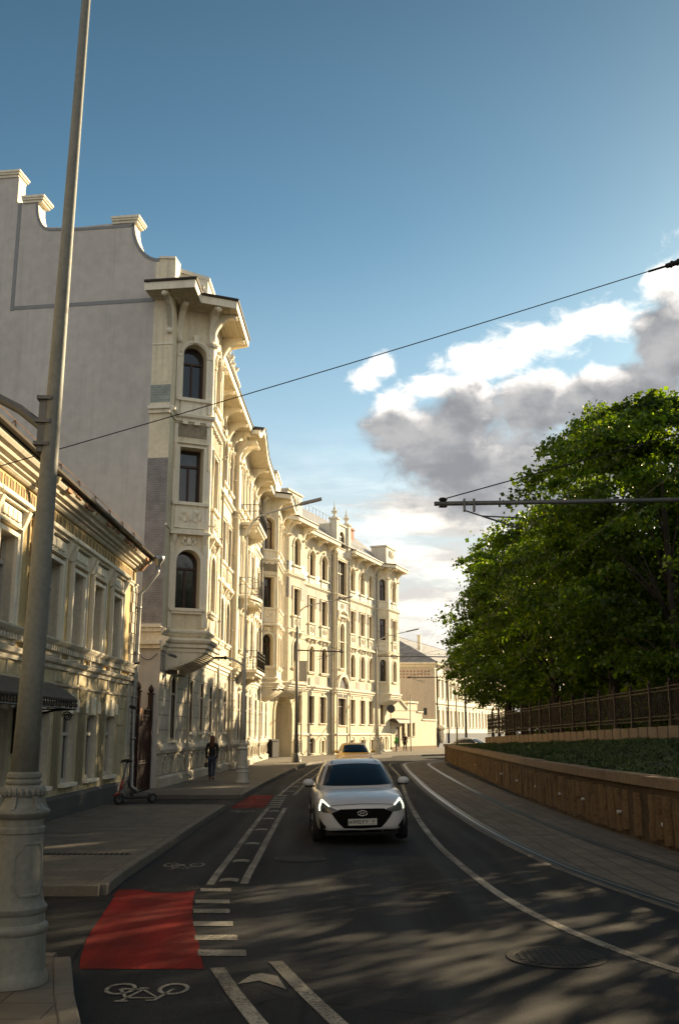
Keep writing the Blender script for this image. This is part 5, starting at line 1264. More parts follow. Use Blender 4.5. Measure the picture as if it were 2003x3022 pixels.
# ================================================================ street lamps
M['galv'] = mat('galvanised_tube', (0.11, 0.112, 0.112), 0.5, 0.25, 4, metal=0.4)
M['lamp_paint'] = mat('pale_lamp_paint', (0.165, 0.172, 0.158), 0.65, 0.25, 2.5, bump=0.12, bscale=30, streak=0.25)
M['lamp_head'] = mat('grey_luminaire', (0.22, 0.21, 0.2), 0.5, 0.15, 4)
M['lamp_paint_light'] = mat('light_lamp_paint', (0.46, 0.44, 0.38), 0.55, 0.15, 2.5)  # one paint twice: shade in the near lamp's colour, sunlight in the rest
def make_lamp(lp):
    t = thing('street_lamp', 'x', 'street lamp', (0, 0, 0), 0, 'tall street lamps along the kerb')
    b = MB()
    b.lathe([(.275, 0), (.275, .05), (.255, .085), (.248, .12), (.240, .36), (.252, .375), (.256, .40), (.25, .42), (.228, .44), (.222, .50), (.236, .52), (.238, .55), (.212, .58), (.196, .66), (.178, 1.09), (.186, 1.10), (.186, 1.135), (.172, 1.15), (.170, 1.20), (.205, 1.225), (.217, 1.25), (.214, 1.268), (.175, 1.29), (.15, 1.33), (.142, 1.365), (.158, 1.39), (.164, 1.42), (.150, 1.445), (.126, 1.46), (.138, 1.475), (.138, 1.49), (.122, 1.505), (.134, 1.52), (.134, 1.545), (.108, 1.56)], seg=40)
    o = b.build('pedestal', lp, t, smooth=True); sharp(o, 35)
    b = MB()
    for k in range(22):      # leafy collar and brackets on the capital
        a = 2 * PI * k / 22; b.blob((.158 * math.cos(a), .158 * math.sin(a), 1.41), (.02, .02, .036), seg=6, rings=4)
    for k in range(6):
        a = 2 * PI * (k + .35) / 6; b.extr([(.14, -.02, 1.29), (.205, -.02, 1.28), (.178, -.02, 1.32), (.172, -.02, 1.37), (.14, -.02, 1.38)], (0, 0, 0), (0, .04, 0))
        for i in range(len(b.v) - 10, len(b.v)):
            x, y, z = b.v[i]; b.v[i] = (x * math.cos(a) - y * math.sin(a), x * math.sin(a) + y * math.cos(a), z)
    b.build('collar_ornament', lp, t, smooth=False)
    b = MB()       # inspection hatch wrapped on the drum, with clipped corners and a raised lip
    a0 = R(-52); outl = [(-.60, .74), (-.34, .64), (.50, .64), (.66, .74), (.66, .96), (.50, 1.03), (-.22, 1.03), (-.60, .93)]
    def rad(z): return lerp(.197, .1785, (z - .66) / .43)
    pts = []
    for k in range(len(outl)):
        p, q = outl[k], outl[(k + 1) % len(outl)]
        for j in range(6): pts.append((lerp(p[0], q[0], j / 6), lerp(p[1], q[1], j / 6)))
    c_ = (.05, .84)
    def PP(s, e, f): an = a0 + lerp(c_[0], s[0], f); z = lerp(c_[1], s[1], f); return ((rad(z) + e) * math.cos(an), (rad(z) + e) * math.sin(an), z)
    for k in range(len(pts)):
        p, q = pts[k], pts[(k + 1) % len(pts)]
        b.face([PP(p, -.004, 1.02), PP(q, -.004, 1.02), PP(q, .014, 1), PP(p, .014, 1)])
        fs = [1, .93, .9, .7, .5, .3, .1, .01]; es = [.014, .014, .008] + [.008] * 5
        for g in range(7): b.face([PP(p, es[g], fs[g]), PP(q, es[g], fs[g]), PP(q, es[g + 1], fs[g + 1]), PP(p, es[g + 1], fs[g + 1])])
    b.build('hatch', lp, t, smooth=False)
    b = MB(); b.tube([(0, 0, 1.55), (0, 0, 2.6), (0, 0, 4.4), (0, 0, 6.2), (0, 0, 8.7), (0, 0, 9.6)], [.106, .089, .070, .054, .041, .038], 24); b.build('pole', lp, t, smooth=True)
    b = MB(); arc = [(.0 + 1.0 * (1 - math.cos(a)), 0, 9.55 + 1.0 * math.sin(a)) for a in [R(72) * k / 9 for k in range(10)]]; arc.append((2.2, 0, 10.95)); b.tube(arc, [.043] * 9 + [.036, .03], 12)
    ra = b.build('road_arm', lp, t, smooth=True)
    b = MB(); b.hexa([(2.1, -.11, 10.87), (3.0, -.15, 11.12), (3.0, .15, 11.12), (2.1, .11, 10.87), (2.1, -.07, 10.99), (2.98, -.09, 11.22), (2.98, .09, 11.22), (2.1, .07, 10.99)]); b.build('luminaire', M['lamp_head'], ra)
    b = MB(); b.tube([(-.07, 0, 4.42), (-.28, 0, 4.58), (-.5, 0, 4.69), (-.72, 0, 4.72)], .042, 10); b.box(-.11, -.05, -.05, .05, 4.2, 4.7)
    for z in (4.25, 4.45, 4.66): b.box(-.13, .0, -.085, .085, z, z + .03)
    pa_ = b.build('path_arm', M['galv'] if lp is M['lamp_paint'] else lp, t)
    b = MB(); b.lathe([(.055, 0), (.075, .02), (.075, .10), (.05, .12)], (-.80, 0, 4.72), 12, 0, 'x'); b.hexa([(-1.3, -.10, 4.68), (-.8, -.08, 4.68), (-.8, .08, 4.68), (-1.3, .10, 4.68), (-1.3, -.06, 4.75), (-.8, -.05, 4.77), (-.8, .05, 4.77), (-1.3, .06, 4.75)]); b.build('luminaire', M['black_iron'], pa_)
    return t
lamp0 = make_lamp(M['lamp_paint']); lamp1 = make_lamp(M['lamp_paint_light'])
def bend(y): return R(-90 + 0) if False else 0
spots = [(-2.51, 8.17, .134, R(4), 'tall pale street lamp with fluted pedestal standing close beside the road at the left edge'), (-3.72, 39.2, .13, R(3), 'street lamp beside the walking person, its arm reaching over the road'),
         (-2.8, 66.0, .13, R(12), 'street lamp with a grey control box, before the gateway arch'), (3.3, 88.5, .13, R(-5), 'street lamp before the last bay of the far wing'), (9.3, 80.5, .13, R(20), 'white street lamp standing behind the far end of the stone wall')]
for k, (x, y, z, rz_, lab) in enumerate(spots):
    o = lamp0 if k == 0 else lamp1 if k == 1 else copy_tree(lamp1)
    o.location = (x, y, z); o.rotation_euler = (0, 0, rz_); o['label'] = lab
    if k in (2, 3): o.scale = (1.25, 1.0, .97)
    if k >= 3:
        for ch in [c_ for c_ in o.children if c_.name.startswith('path_arm')]:
            for g_ in list(ch.children): bpy.data.objects.remove(g_)
            bpy.data.objects.remove(ch)
    if k == 4: o.scale = (1, 1, .55)
    if k == 2:
        b = MB(); b.box(-.14, .5, -.25, .25, 5.3, 6.6); b.box(-.17, .53, -.28, .28, 6.6, 6.66); b.build('control_box', M['lamp_paint_light'], o)
# pole of the first lamp leans very slightly towards the road
for ch in lamp0.children:
    if ch.name.split('.')[0] in ('pole', 'road_arm', 'path_arm'):
        ch.rotation_euler = (0, R(.75), 0); ch.location = (-.02, 0, 0)
# ================================================================ tram masts with brackets, span wire, contact wire
def mast(x, y, z0, h, zb, xe, label, grp='tram masts with brackets'):
    t = thing('tram_mast', label, 'tram mast', (x, y, z0), 0, grp)
    s = 1 if xe > x else -1; L = abs(xe - x); zb -= z0
    b = MB(); b.tube([(0, 0, -.4), (0, 0, h)], [.13, .09], 14); b.lathe([(.2, -.4), (.2, .5), (.14, .6)], seg=14); b.build('mast', M['galv'], t, smooth=True)
    b = MB(); b.tube([(0, 0, zb + .1), (s * L, 0, zb)], .048, 12); br_ = b.build('bracket', M['galv'], t, smooth=True)
    b = MB(); b.tube([(s * (L - .16), 0, zb + .09), (0, 0, zb + L * .29)], .013, 6)
    b.blob((s * (L - .18), 0, zb + .09), (.1, .06, .05)); b.box(s * (L - .26), s * (L - .10), -.07, .07, zb - .07, zb - .05) if s > 0 else b.box(s * (L - .10), s * (L - .26), -.07, .07, zb - .07, zb - .05); b.build('stay_wire', M['black_iron'], t)
    b = MB()
    for k in (.62, .82):
        xx = s * (L - k); b.box(xx - .02, xx + .02, -.06, .06, zb - .16, zb + .1)
    b.tube([(s * (L - .62), 0, zb - .14), (s * (L - .98), 0, zb - .26), (s * (L - 1.8), 0, zb - .30)], .016, 6); b.tube([(s * (L - .98), 0, zb - .26), (s * (L - 1.75), 0, zb - .52)], .02, 6)
    b.build('steady_arm', M['galv'], t); return t
mast(8.25, 20.0, 1.9, 7.6, 6.62, 1.96, 'tram mast whose long grey tube bracket reaches from the trees over the road')
mast(3.3, 89.9, .13, 9.2, 8.6, 11.5, 'far tram mast with a thin bracket crossing before the last bay')
mast(-2.75, 64.7, .13, 8.6, 7.1, .3, 'tram mast beside the control box lamp with a short bracket')
mast(12.2, 98.0, .13, 9.0, 7.2, 6.6, 'distant tram mast with a thin bracket before the tan house')
t = thing('span_wire', 'thin dark wire crossing the sky with a black insulator at its end', 'wire')
b = MB(); P0, P1 = Vector((-6.4, 14, 5.36)), Vector((5.03, 14, 8.985))
b.tube([P0.lerp(P1, k / 14) - Vector((0, 0, .05 * math.sin(PI * k / 14))) for k in range(15)], .0075, 6); b.tube([(5.35, 14, 9.10), (8.4, 14.4, 10.1)], .008, 6); b.build('wire', M['black_iron'], t)
b = MB(); b.tube([(4.72, 14, 8.88), (5.03, 14, 8.98)], .018, 6); b.tube([(5.0, 14, 8.97), (5.36, 14, 9.10)], .042, 8)
for k in range(3): b.blob((5.08 + .1 * k, 14, 9.0 + .034 * k), (.03, .06, .06))
b.build('insulator', M['black_iron'], t)
def wire(name, pts, r, label, cat='wire', grp=None):
    b = MB(); b.tube(pts, r, 5); return tag(b.build(name, M['black_iron'], None), label, cat, grp)
ct = [(interp(RL, y) + .78, y, 6.16) for y in list(np.arange(3, 66, 3)) + [66, 68, 70, 71.5, 73, 74.5, 76]]
wire('contact_wire', ct, .004, 'thin contact wire running above the tram track in front of the trees')
wire('feeder_wire', [(8.3, 20, 8.3), (7.2, 44, 7.4), (9.0, 72, 8.0)], .008, 'thin feeder wire slung along the trees from the near mast')
wire('cross_wire', [(3.3, 89.9, 9.0), (12.2, 98, 9.4), (22, 104, 11.5)], .012, 'thin wire slung before the grey hipped roof')
wire('cross_wire', [(3.3, 88.8, 8.5), (5.5, 93, 8.7), (16, 96, 11.0)], .010, 'second thin wire rising from the far mast to the trees')
# bin by the gateway and pole sign by the gatehouse
M['bin'] = mat('dark_bin', (0.02, 0.02, 0.022), 0.6, .2)
t = thing('litter_bin', 'dark bin cabinet standing at the foot of the gateway arch', 'bin', (-5.0, 75.2, .13), R(60))
b = MB(); b.box(-.45, .45, -.35, .35, .05, 1.25); o = b.build('bin_body', M['bin'], t); mo = o.modifiers.new('bevel', 'BEVEL'); mo.width = .04; mo.segments = 2
b = MB(); b.extr([(-.48, -.38, 1.25), (-.48, .38, 1.25), (-.48, .30, 1.38), (-.48, -.2, 1.38)], (0, 0, 0), (.96, 0, 0)); b.build('lid', M['bin'], t)
t = thing('sign_post', 'thin sign post with crossbar and small plates before the white gatehouse', 'sign post', (7.2, 103.0, .13), R(10))
b = MB(); b.tube([(0, 0, 0), (0, 0, 5.6)], .05, 8); b.tube([(-1.7, 0, 4.0), (1.6, 0, 4.0)], .03, 6); b.build('post', M['galv'], t, smooth=True)
b = MB(); b.lathe([(.42, -.03), (.42, .03)], (-2.0, 0, 4.2), 20, 0, 'y'); b.build('round_sign', M['galv'], t)
b = MB(); b.box(1.4, 1.75, -.03, .03, 3.6, 4.3); b.build('sign_plate', M['galv'], t)
# ================================================================ kick scooter
M['sc_white'] = paint_mat('scooter_white', (0.09, 0.09, 0.09)); M['sc_red'] = paint_mat('scooter_red', (0.30, 0.03, 0.02)); M['rubber'] = mat('rubber', (0.018, 0.018, 0.018), 0.8, .2, 8)
t = thing('kick_scooter', 'parked electric kick scooter with red mudguard by the yard gate', 'scooter', (-5.45, 27.55, .13), R(40))
for x in (-.50, .50):
    b = MB(); b.lathe([(.06, -.03), (.115, -.035), (.135, -.02), (.135, .02), (.115, .035), (.06, .03)], (x, 0, .135), 20, 0, 'y'); w_ = b.build('wheel', M['rubber'], t, smooth=True)
    b = MB(); b.lathe([(.075, -.032), (.075, .032)], (x, 0, .135), 14, 0, 'y'); b.build('hub', M['galv'], w_)
b = MB(); b.hexa([(-.30, -.075, .14), (.42, -.085, .13), (.42, .085, .13), (-.30, .075, .14), (-.30, -.075, .19), (.42, -.085, .18), (.42, .085, .18), (-.30, .075, .19)]); b.build('deck', M['rubber'], t)
b = MB(); b.tube([(-.28, 0, .17), (-.36, 0, .24), (-.42, 0, .38)], .035, 8); b.tube([(-.50, -.05, .13), (-.46, -.045, .34), (-.43, 0, .40)], .02, 6); b.tube([(-.50, .05, .13), (-.46, .045, .34), (-.43, 0, .40)], .02, 6); b.tube([(-.44, 0, .36), (-.30, 0, 1.10)], .03, 10); b.box(.36, .5, -.05, .05, .24, .27); b.build('stem', M['sc_white'], t, smooth=True)
b = MB(); b.tube([(-.45, 0, .38), (-.40, 0, .62)], .042, 8); b.tube([(-.64, 0, .22), (-.58, 0, .28), (-.5, 0, .295), (-.42, 0, .27)], .03, 6); b.build('mudguard', M['sc_red'], t, smooth=True)
b = MB(); b.tube([(-.30, -.26, 1.12), (-.29, -.1, 1.13), (-.29, .1, 1.13), (-.30, .26, 1.12)], .017, 8); b.box(-.36, -.26, -.06, .06, 1.09, 1.17)
for s in (-1, 1): b.tube([(-.30, s * .14, 1.12), (-.30, s * .28, 1.115)], .024, 8); b.tube([(-.31, s * .13, 1.10), (-.40, s * .22, 1.07)], .01, 5)
b.build('handlebar', M['rubber'], t, smooth=True)
# ================================================================ cars
M['tyre'] = mat('tyre', (0.016, 0.016, 0.016), 0.85, .2, 8); M['rim'] = mat('alloy', (0.25, 0.25, 0.26), 0.35, .15, 5, metal=.8)
M['blk'] = mat('black_plastic', (0.007, 0.007, 0.007), 0.7, .2, 8, spec=.2); M['grl'] = brick_mat('grille_mesh', (0.004, 0.004, 0.004), (0.005, 0.005, 0.005), (0.008, 0.008, 0.008), .06, .03, .006, .95, bump=.5); M['grl'].node_tree.nodes['Principled BSDF'].inputs['Specular IOR Level'].default_value = .08
M['chrome'] = mat('chrome', (0.5, 0.5, 0.5), 0.2, .05, metal=1.0)
m_, nt, bs = new_mat('car_glass'); bs.inputs['Base Color'].default_value = (.006, .012, .020, 1); bs.inputs['Roughness'].default_value = .12; bs.inputs['Specular IOR Level'].default_value = .35; M['cglass'] = m_
m_, nt, bs = new_mat('lamp_lens'); bs.inputs['Base Color'].default_value = (.06, .065, .06, 1); bs.inputs['Roughness'].default_value = .15; bs.inputs['Coat Weight'].default_value = .4; M['lens'] = m_
M['drl'] = emit_mat('daytime_running_light', (.95, 1.0, .70), 0.8)
M['plate'] = mat('plate_white', (0.40, 0.40, 0.38), .5, .08); M['plate_txt'] = mat('plate_black', (.012, .012, .012), .6)
M['plate_red'] = mat('plate_red', (0.45, 0.08, 0.05), .5, .08)
PAINT = {'white': paint_mat('white_car_paint', (0.46, 0.46, 0.48)), 'tan': paint_mat('yellow_car_paint', (0.80, 0.47, 0.07)), 'silver': paint_mat('pale_car_paint', (0.62, 0.62, 0.62))}
def text_mesh(s, size, name, m, bold=0.0):
    cu = bpy.data.curves.new(name, 'FONT'); cu.body = s; cu.size = size; cu.align_x = 'CENTER'; cu.align_y = 'CENTER'; cu.extrude = .002; cu.offset = bold; cu.resolution_u = 3
    o = bpy.data.objects.new(name, cu); COL.objects.link(o); dg = bpy.context.evaluated_depsgraph_get()
    me = bpy.data.meshes.new_from_object(o.evaluated_get(dg)); bpy.data.objects.remove(o); me.materials.clear(); me.materials.append(m); return me
def loft(secs, closed_ends=True):
    b = MB(); n = len(secs[0])
    for s in secs: b.v += s
    for k in range(len(secs) - 1):
        for j in range(n):
            j2 = (j + 1) % n; b.f.append((k * n + j, k * n + j2, (k + 1) * n + j2, (k + 1) * n + j)); b.m.append(0)
    if closed_ends:
        b.f.append(tuple(range(n))[::-1]); b.m.append(0); b.f.append(tuple((len(secs) - 1) * n + j for j in range(n))); b.m.append(0)
    return b
def subsurf_mesh(b, name, m, lv=2):
    me = b.mesh(name, m); o = bpy.data.objects.new(name, me); COL.objects.link(o)
    bm = bmesh.new(); bm.from_mesh(me); bmesh.ops.recalc_face_normals(bm, faces=bm.faces); bm.to_mesh(me); bm.free()
    mo = o.modifiers.new('s', 'SUBSURF'); mo.levels = lv; mo.render_levels = lv
    dg = bpy.context.evaluated_depsgraph_get(); me2 = bpy.data.meshes.new_from_object(o.evaluated_get(dg)); bpy.data.objects.remove(o)
    me2.polygons.foreach_set('use_smooth', [True] * len(me2.polygons)); me2.name = name; return me2
def joined(name, meshes, m):
    v, f = [], []
    for me in meshes:
        i = len(v); v += [tuple(x.co) for x in me.vertices]; f += [tuple(i + k for k in p.vertices) for p in me.polygons]
    me = bpy.data.meshes.new(name); me.from_pydata(v, [], f); me.materials.append(m); me.polygons.foreach_set('use_smooth', [True] * len(f)); me.update(); return me
def overlay(name, bvh, poly, view, m, parent, off=.006, thick=0.0, cuts=5, smooth=True):
    """polygon drawn in front (x,z) or side (y,z) view laid onto the car body"""
    bm = bmesh.new()
    vs = [bm.verts.new((p[0], 0, p[1])) for p in poly]; bm.faces.new(vs)
    bmesh.ops.triangulate(bm, faces=bm.faces)
    for _ in range(cuts):
        le = [e for e in bm.edges if e.calc_length() > .07]
        if not le: break
        bmesh.ops.subdivide_edges(bm, edges=le, cuts=1); bmesh.ops.triangulate(bm, faces=[f for f in bm.faces if len(f.verts) > 3])
    for v in bm.verts:
        a, z = v.co.x, v.co.z
        if view == 'front': o_, d_ = Vector((a, -4, z)), Vector((0, 1, 0))
        elif view == 'left': o_, d_ = Vector((-3, a, z)), Vector((1, 0, 0))
        else: o_, d_ = Vector((3, a, z)), Vector((-1, 0, 0))
        hit = bvh.ray_cast(o_, d_)
        if hit[0] is None: hit = bvh.find_nearest(Vector((a, -2, z)) if view == 'front' else Vector((-.8 if view == 'left' else .8, a, z)))
        p, n_ = hit[0], hit[1]
        if n_.dot(d_) > 0: n_ = -n_
        v.co = p + n_ * off
    bmesh.ops.recalc_face_normals(bm, faces=bm.faces)
    me = bpy.data.meshes.new(name); bm.to_mesh(me); bm.free(); me.materials.append(m)
    if smooth: me.polygons.foreach_set('use_smooth', [True] * len(me.polygons))
    return link(name, me, parent)
def sedan(label, paint, loc, rot, lit=False, plate='w', grp=None):
    t = thing('sedan_car', label, 'car', loc, 0); t.rotation_euler = rot
    st = [(-2.19, .42, .30, .56, .60), (-2.165, .60, .25, .62, .672), (-2.09, .735, .20, .68, .742), (-1.95, .80, .19, .735, .80), (-1.70, .845, .19, .80, .862), (-1.25, .865, .19, .865, .93), (-.95, .868, .19, .895, .965), (-.3, .868, .19, .91, .97), (.6, .868, .19, .92, .98), (1.4, .862, .19, .935, 1.0), (1.9, .83, .20, .95, 1.02), (2.12, .76, .25, .93, .99), (2.2, .64, .32, .85, .90)]
    secs = []
    for (y, w_, zb, zs, zt) in st:
        h = [(0, zb), (w_ * .85, zb), (w_ * .97, zb + .07), (w_, lerp(zb, zs, .45)), (w_ * .995, lerp(zb, zs, .72)), (w_ * .965, zs - .03), (w_ * .89, zs + .012), (w_ * .55, zt - .012), (0, zt)]
        secs.append([(x, y, z) for x, z in h] + [(-x, y, z) for x, z in h[-2:0:-1]])
    lower = subsurf_mesh(loft(secs), 'a', PAINT[paint], 2)
    gs = []
    for (z, yf, yr, hw) in ((.80, -1.12, 1.95, .80), (.90, -1.06, 1.86, .785), (.98, -.97, 1.74, .765), (1.10, -.74, 1.53, .72), (1.25, -.44, 1.22, .655), (1.36, -.20, .98, .60), (1.42, -.02, .86, .545), (1.45, .2, .72, .45), (1.462, .38, .56, .2)):
        pts = []
        for k in range(36):
            a = 2 * PI * k / 36; c_, s_ = math.cos(a), math.sin(a); e = .32
            x = hw * math.copysign(abs(c_) ** e, c_); yy = math.copysign(abs(s_) ** e, s_); ym, yl = (yf + yr) / 2, (yr - yf) / 2
            crown = .07 * (1 - (x / hw) ** 2) if yy < 0 else 0
            pts.append((x, ym + yy * yl - crown, z))
        gs.append(pts)
    green = subsurf_mesh(loft(gs), 'g', PAINT[paint], 1)
    bme = joined('body', [lower, green], PAINT[paint]); body = link('body', bme, t)
    bm = bmesh.new(); bm.from_mesh(bme); bvh = BVHTree.FromBMesh(bm); bm.free()
    ov = lambda n, p, v, m, off=.006, par=t: overlay(n, bvh, p, v, M[m], par, off)
    ov('windscreen', [(-.665, .985), (-.4, .975), (0, .972), (.4, .975), (.665, .985), (.60, 1.17), (.525, 1.335), (.25, 1.362), (0, 1.368), (-.25, 1.362), (-.525, 1.335), (-.60, 1.17)], 'front', 'cglass', .008)
    ov('bonnet_gap', [(-.64, .672), (-.42, .690), (0, .702), (.42, .690), (.64, .672), (.64, .679), (.42, .698), (0, .711), (-.42, .698), (-.64, .679)], 'front', 'blk', .004)
    for s in (-1, 1):
        ov('side_window', [(-.62, 1.03), (-.16, 1.315), (.5, 1.33), (.98, 1.24), (1.35, 1.03)], 'left' if s < 0 else 'right', 'cglass', .007)
        hl = ov('headlight', [(s * x, z) for x, z in [(.44, .612), (.60, .668), (.715, .772), (.745, .76), (.775, .66), (.765, .60), (.68, .572), (.55, .560)]], 'front', 'lens', .010)
        ov('running_light', [(s * x, z) for x, z in [(.58, .668), (.70, .768), (.722, .776), (.740, .755), (.772, .66), (.766, .60), (.746, .60), (.744, .66), (.716, .742), (.60, .660)]], 'front', 'drl' if lit else 'chrome', .018, hl)
        ov('bumper_vent', [(s * x, z) for x, z in [(.775, .49), (.725, .40), (.655, .325), (.665, .29), (.76, .28)]], 'front', 'blk', .008)
        for y in (-1.32, 1.30):
            ov('wheel_arch', [(y + .37 * math.cos(a), max(.2, .31 + .37 * math.sin(a))) for a in [2 * PI * k / 20 for k in range(20)]], 'left' if s < 0 else 'right', 'blk', .004)
            b = MB(); b.lathe([(.19, -.10), (.29, -.105), (.312, -.08), (.315, 0), (.312, .08), (.29, .105), (.19, .10)], (s * .785, y, .315), 28, 0, 'x'); wh = b.build('wheel', M['tyre'], t, smooth=True)
            b = MB(); b.lathe([(.20, -.09), (.195, .095), (.06, .07)], (s * .79, y, .315), 24, 0, 'x')
            for k in range(5): a = 2 * PI * k / 5; b.tube([(s * .885, y + .04 * math.cos(a), .315 + .04 * math.sin(a)), (s * .885, y + .19 * math.cos(a), .315 + .19 * math.sin(a))], .025, 6)
            b.build('rim', M['rim'], wh)
        b = MB(); b.blob((s * .945, -.62, 1.035), (.115, .065, .075), seg=14, rings=8); mi = b.build('mirror', PAINT[paint], t, smooth=True)
        b = MB(); b.hexa([(s * .80, -.66, .955), (s * 1.0, -.66, .955), (s * 1.0, -.58, .955), (s * .80, -.58, .955), (s * .82, -.665, .985), (s * 1.03, -.665, .99), (s * 1.03, -.58, .99), (s * .82, -.58, .985)]); b.build('mirror_arm', M['blk'], mi)
        ov('roof_seam', [(s * .46, 1.36), (s * .475, 1.36), (s * .43, 1.425), (s * .415, 1.425)], 'front', 'blk', .004)
    ov('grille', [(-.40, .622), (0, .628), (.40, .622), (.56, .555), (.50, .47), (.42, .37), (.335, .295), (0, .285), (-.335, .295), (-.42, .37), (-.50, .47), (-.56, .555)], 'front', 'grl', .008)
    ov('lower_bumper', [(-.76, .30), (-.62, .262), (-.36, .268), (0, .262), (.36, .268), (.62, .262), (.76, .30), (.74, .205), (0, .20), (-.74, .205)], 'front', 'blk', .012)
    b = MB(); b.box(-.66, .66, -2.12, -1.3, .17, .25); b.box(-.72, .72, -1.3, 1.9, .16, .22); b.build('underbody', M['blk'], t)
    # number plate with frame, and oval badge
    pb = MB(); pb.box(-.275, .275, -2.228, -2.20, .335, .465, 1); pb.box(-.26, .26, -2.234, -2.227, .344, .456, 0); pn = pb.build('number_plate', [M['plate' if plate == 'w' else 'plate_red'], M['blk']], t)
    if plate == 'w':
        for s_, x, z, sz, bo in (('A995YY', -.075, .398, .092, .001), ('18', .19, .412, .066, .001), ('RUS', .185, .362, .028, .0005)):
            o = link('lettering', text_mesh(s_, sz, 'lettering', M['plate_txt'], bo), pn, (x, -2.2345, z)); o.rotation_euler = (R(90), 0, 0); o.scale = (1.15 if len(s_) > 3 else 1, 1, 1)
        b = MB(); b.box(.118, .121, -2.2355, -2.234, .346, .454); b.build('plate_rule', M['plate_txt'], pn)
    b = MB(); yb = -2.226
    b.tube([(.088 * math.cos(a), yb, .55 + .044 * math.sin(a)) for a in [2 * PI * k / 28 for k in range(29)]], .0075, 6, cap=False)
    for x in (-.036, .036): b.tube([(x - .012, yb, .520), (x + .012, yb, .580)], .0085, 6)
    b.tube([(-.036, yb, .541), (.036, yb, .559)], .008, 6)
    b.build('badge', M['chrome'], t)
    return t
sedan('white sedan with lit angular running lights driving towards the viewer in the road lane', 'white', (.32, 21.0, .012), (0, R(-1.3), R(2.8)), True)
sedan('ochre yellow sedan with unlit lamps and a red plate behind the white sedan', 'tan', (.75, 53.5, .008), (0, R(-.6), R(4)), False, 'r')
sedan('white car parked beyond the far end of the stone wall, only its roof showing', 'silver', (10.7, 82.0, .12), (0, 0, R(62)), False, 'n')
# ================================================================ people (skinned skeletons, one continuous body each)
M['skin'] = mat('skin', (0.38, 0.22, 0.15), .6, .08); M['hair_brown'] = mat('auburn_hair', (0.085, 0.030, 0.012), .55, .3, 12, bump=.4, bscale=60); M['hair_dark'] = mat('dark_hair', (0.02, 0.013, 0.01), .6, .3, 12)
M['jk_black'] = mat('black_jacket', (0.012, 0.011, 0.012), .8, .25, 6, bump=.3, bscale=14); M['jeans'] = mat('blue_jeans', (0.035, 0.045, 0.075), .85, .25, 5, bump=.3, bscale=12)
M['green_jk'] = mat('green_jacket', (0.03, 0.30, 0.05), .75, .15, 5, bump=.3, bscale=14); M['dark_coat'] = mat('dark_brown_coat', (0.045, 0.025, 0.016), .85, .2, 5, bump=.3, bscale=12); M['leather'] = mat('black_leather', (0.012, .010, .009), .4, .2, 8)
def skinned(name, V, E, m, parent, lv=2, root=0):
    me = bpy.data.meshes.new(name); me.from_pydata([v[:3] for v in V], E, []); o = bpy.data.objects.new(name, me); COL.objects.link(o)
    o.modifiers.new('skin', 'SKIN'); sv = me.skin_vertices[0].data
    for i, v in enumerate(V): sv[i].radius = (v[3], v[4] if len(v) > 4 else v[3]); sv[i].use_root = (i == root)
    mo = o.modifiers.new('sub', 'SUBSURF'); mo.levels = lv; mo.render_levels = lv
    dg = bpy.context.evaluated_depsgraph_get(); me2 = bpy.data.meshes.new_from_object(o.evaluated_get(dg)); bpy.data.objects.remove(o)
    me2.name = name; me2.materials.clear(); me2.materials.append(m); me2.polygons.foreach_set('use_smooth', [True] * len(me2.polygons))
    return link(name, me2, parent)
def chain(lists):
    V, E, idx = [], [], {}
    for L in lists:
        prev = None
        for v in L:
            k = tuple(round(c, 3) for c in v[:3])
            if k not in idx: idx[k] = len(V); V.append(v)
            if prev is not None and prev != idx[k]: E.append((prev, idx[k]))
            prev = idx[k]
    return V, E
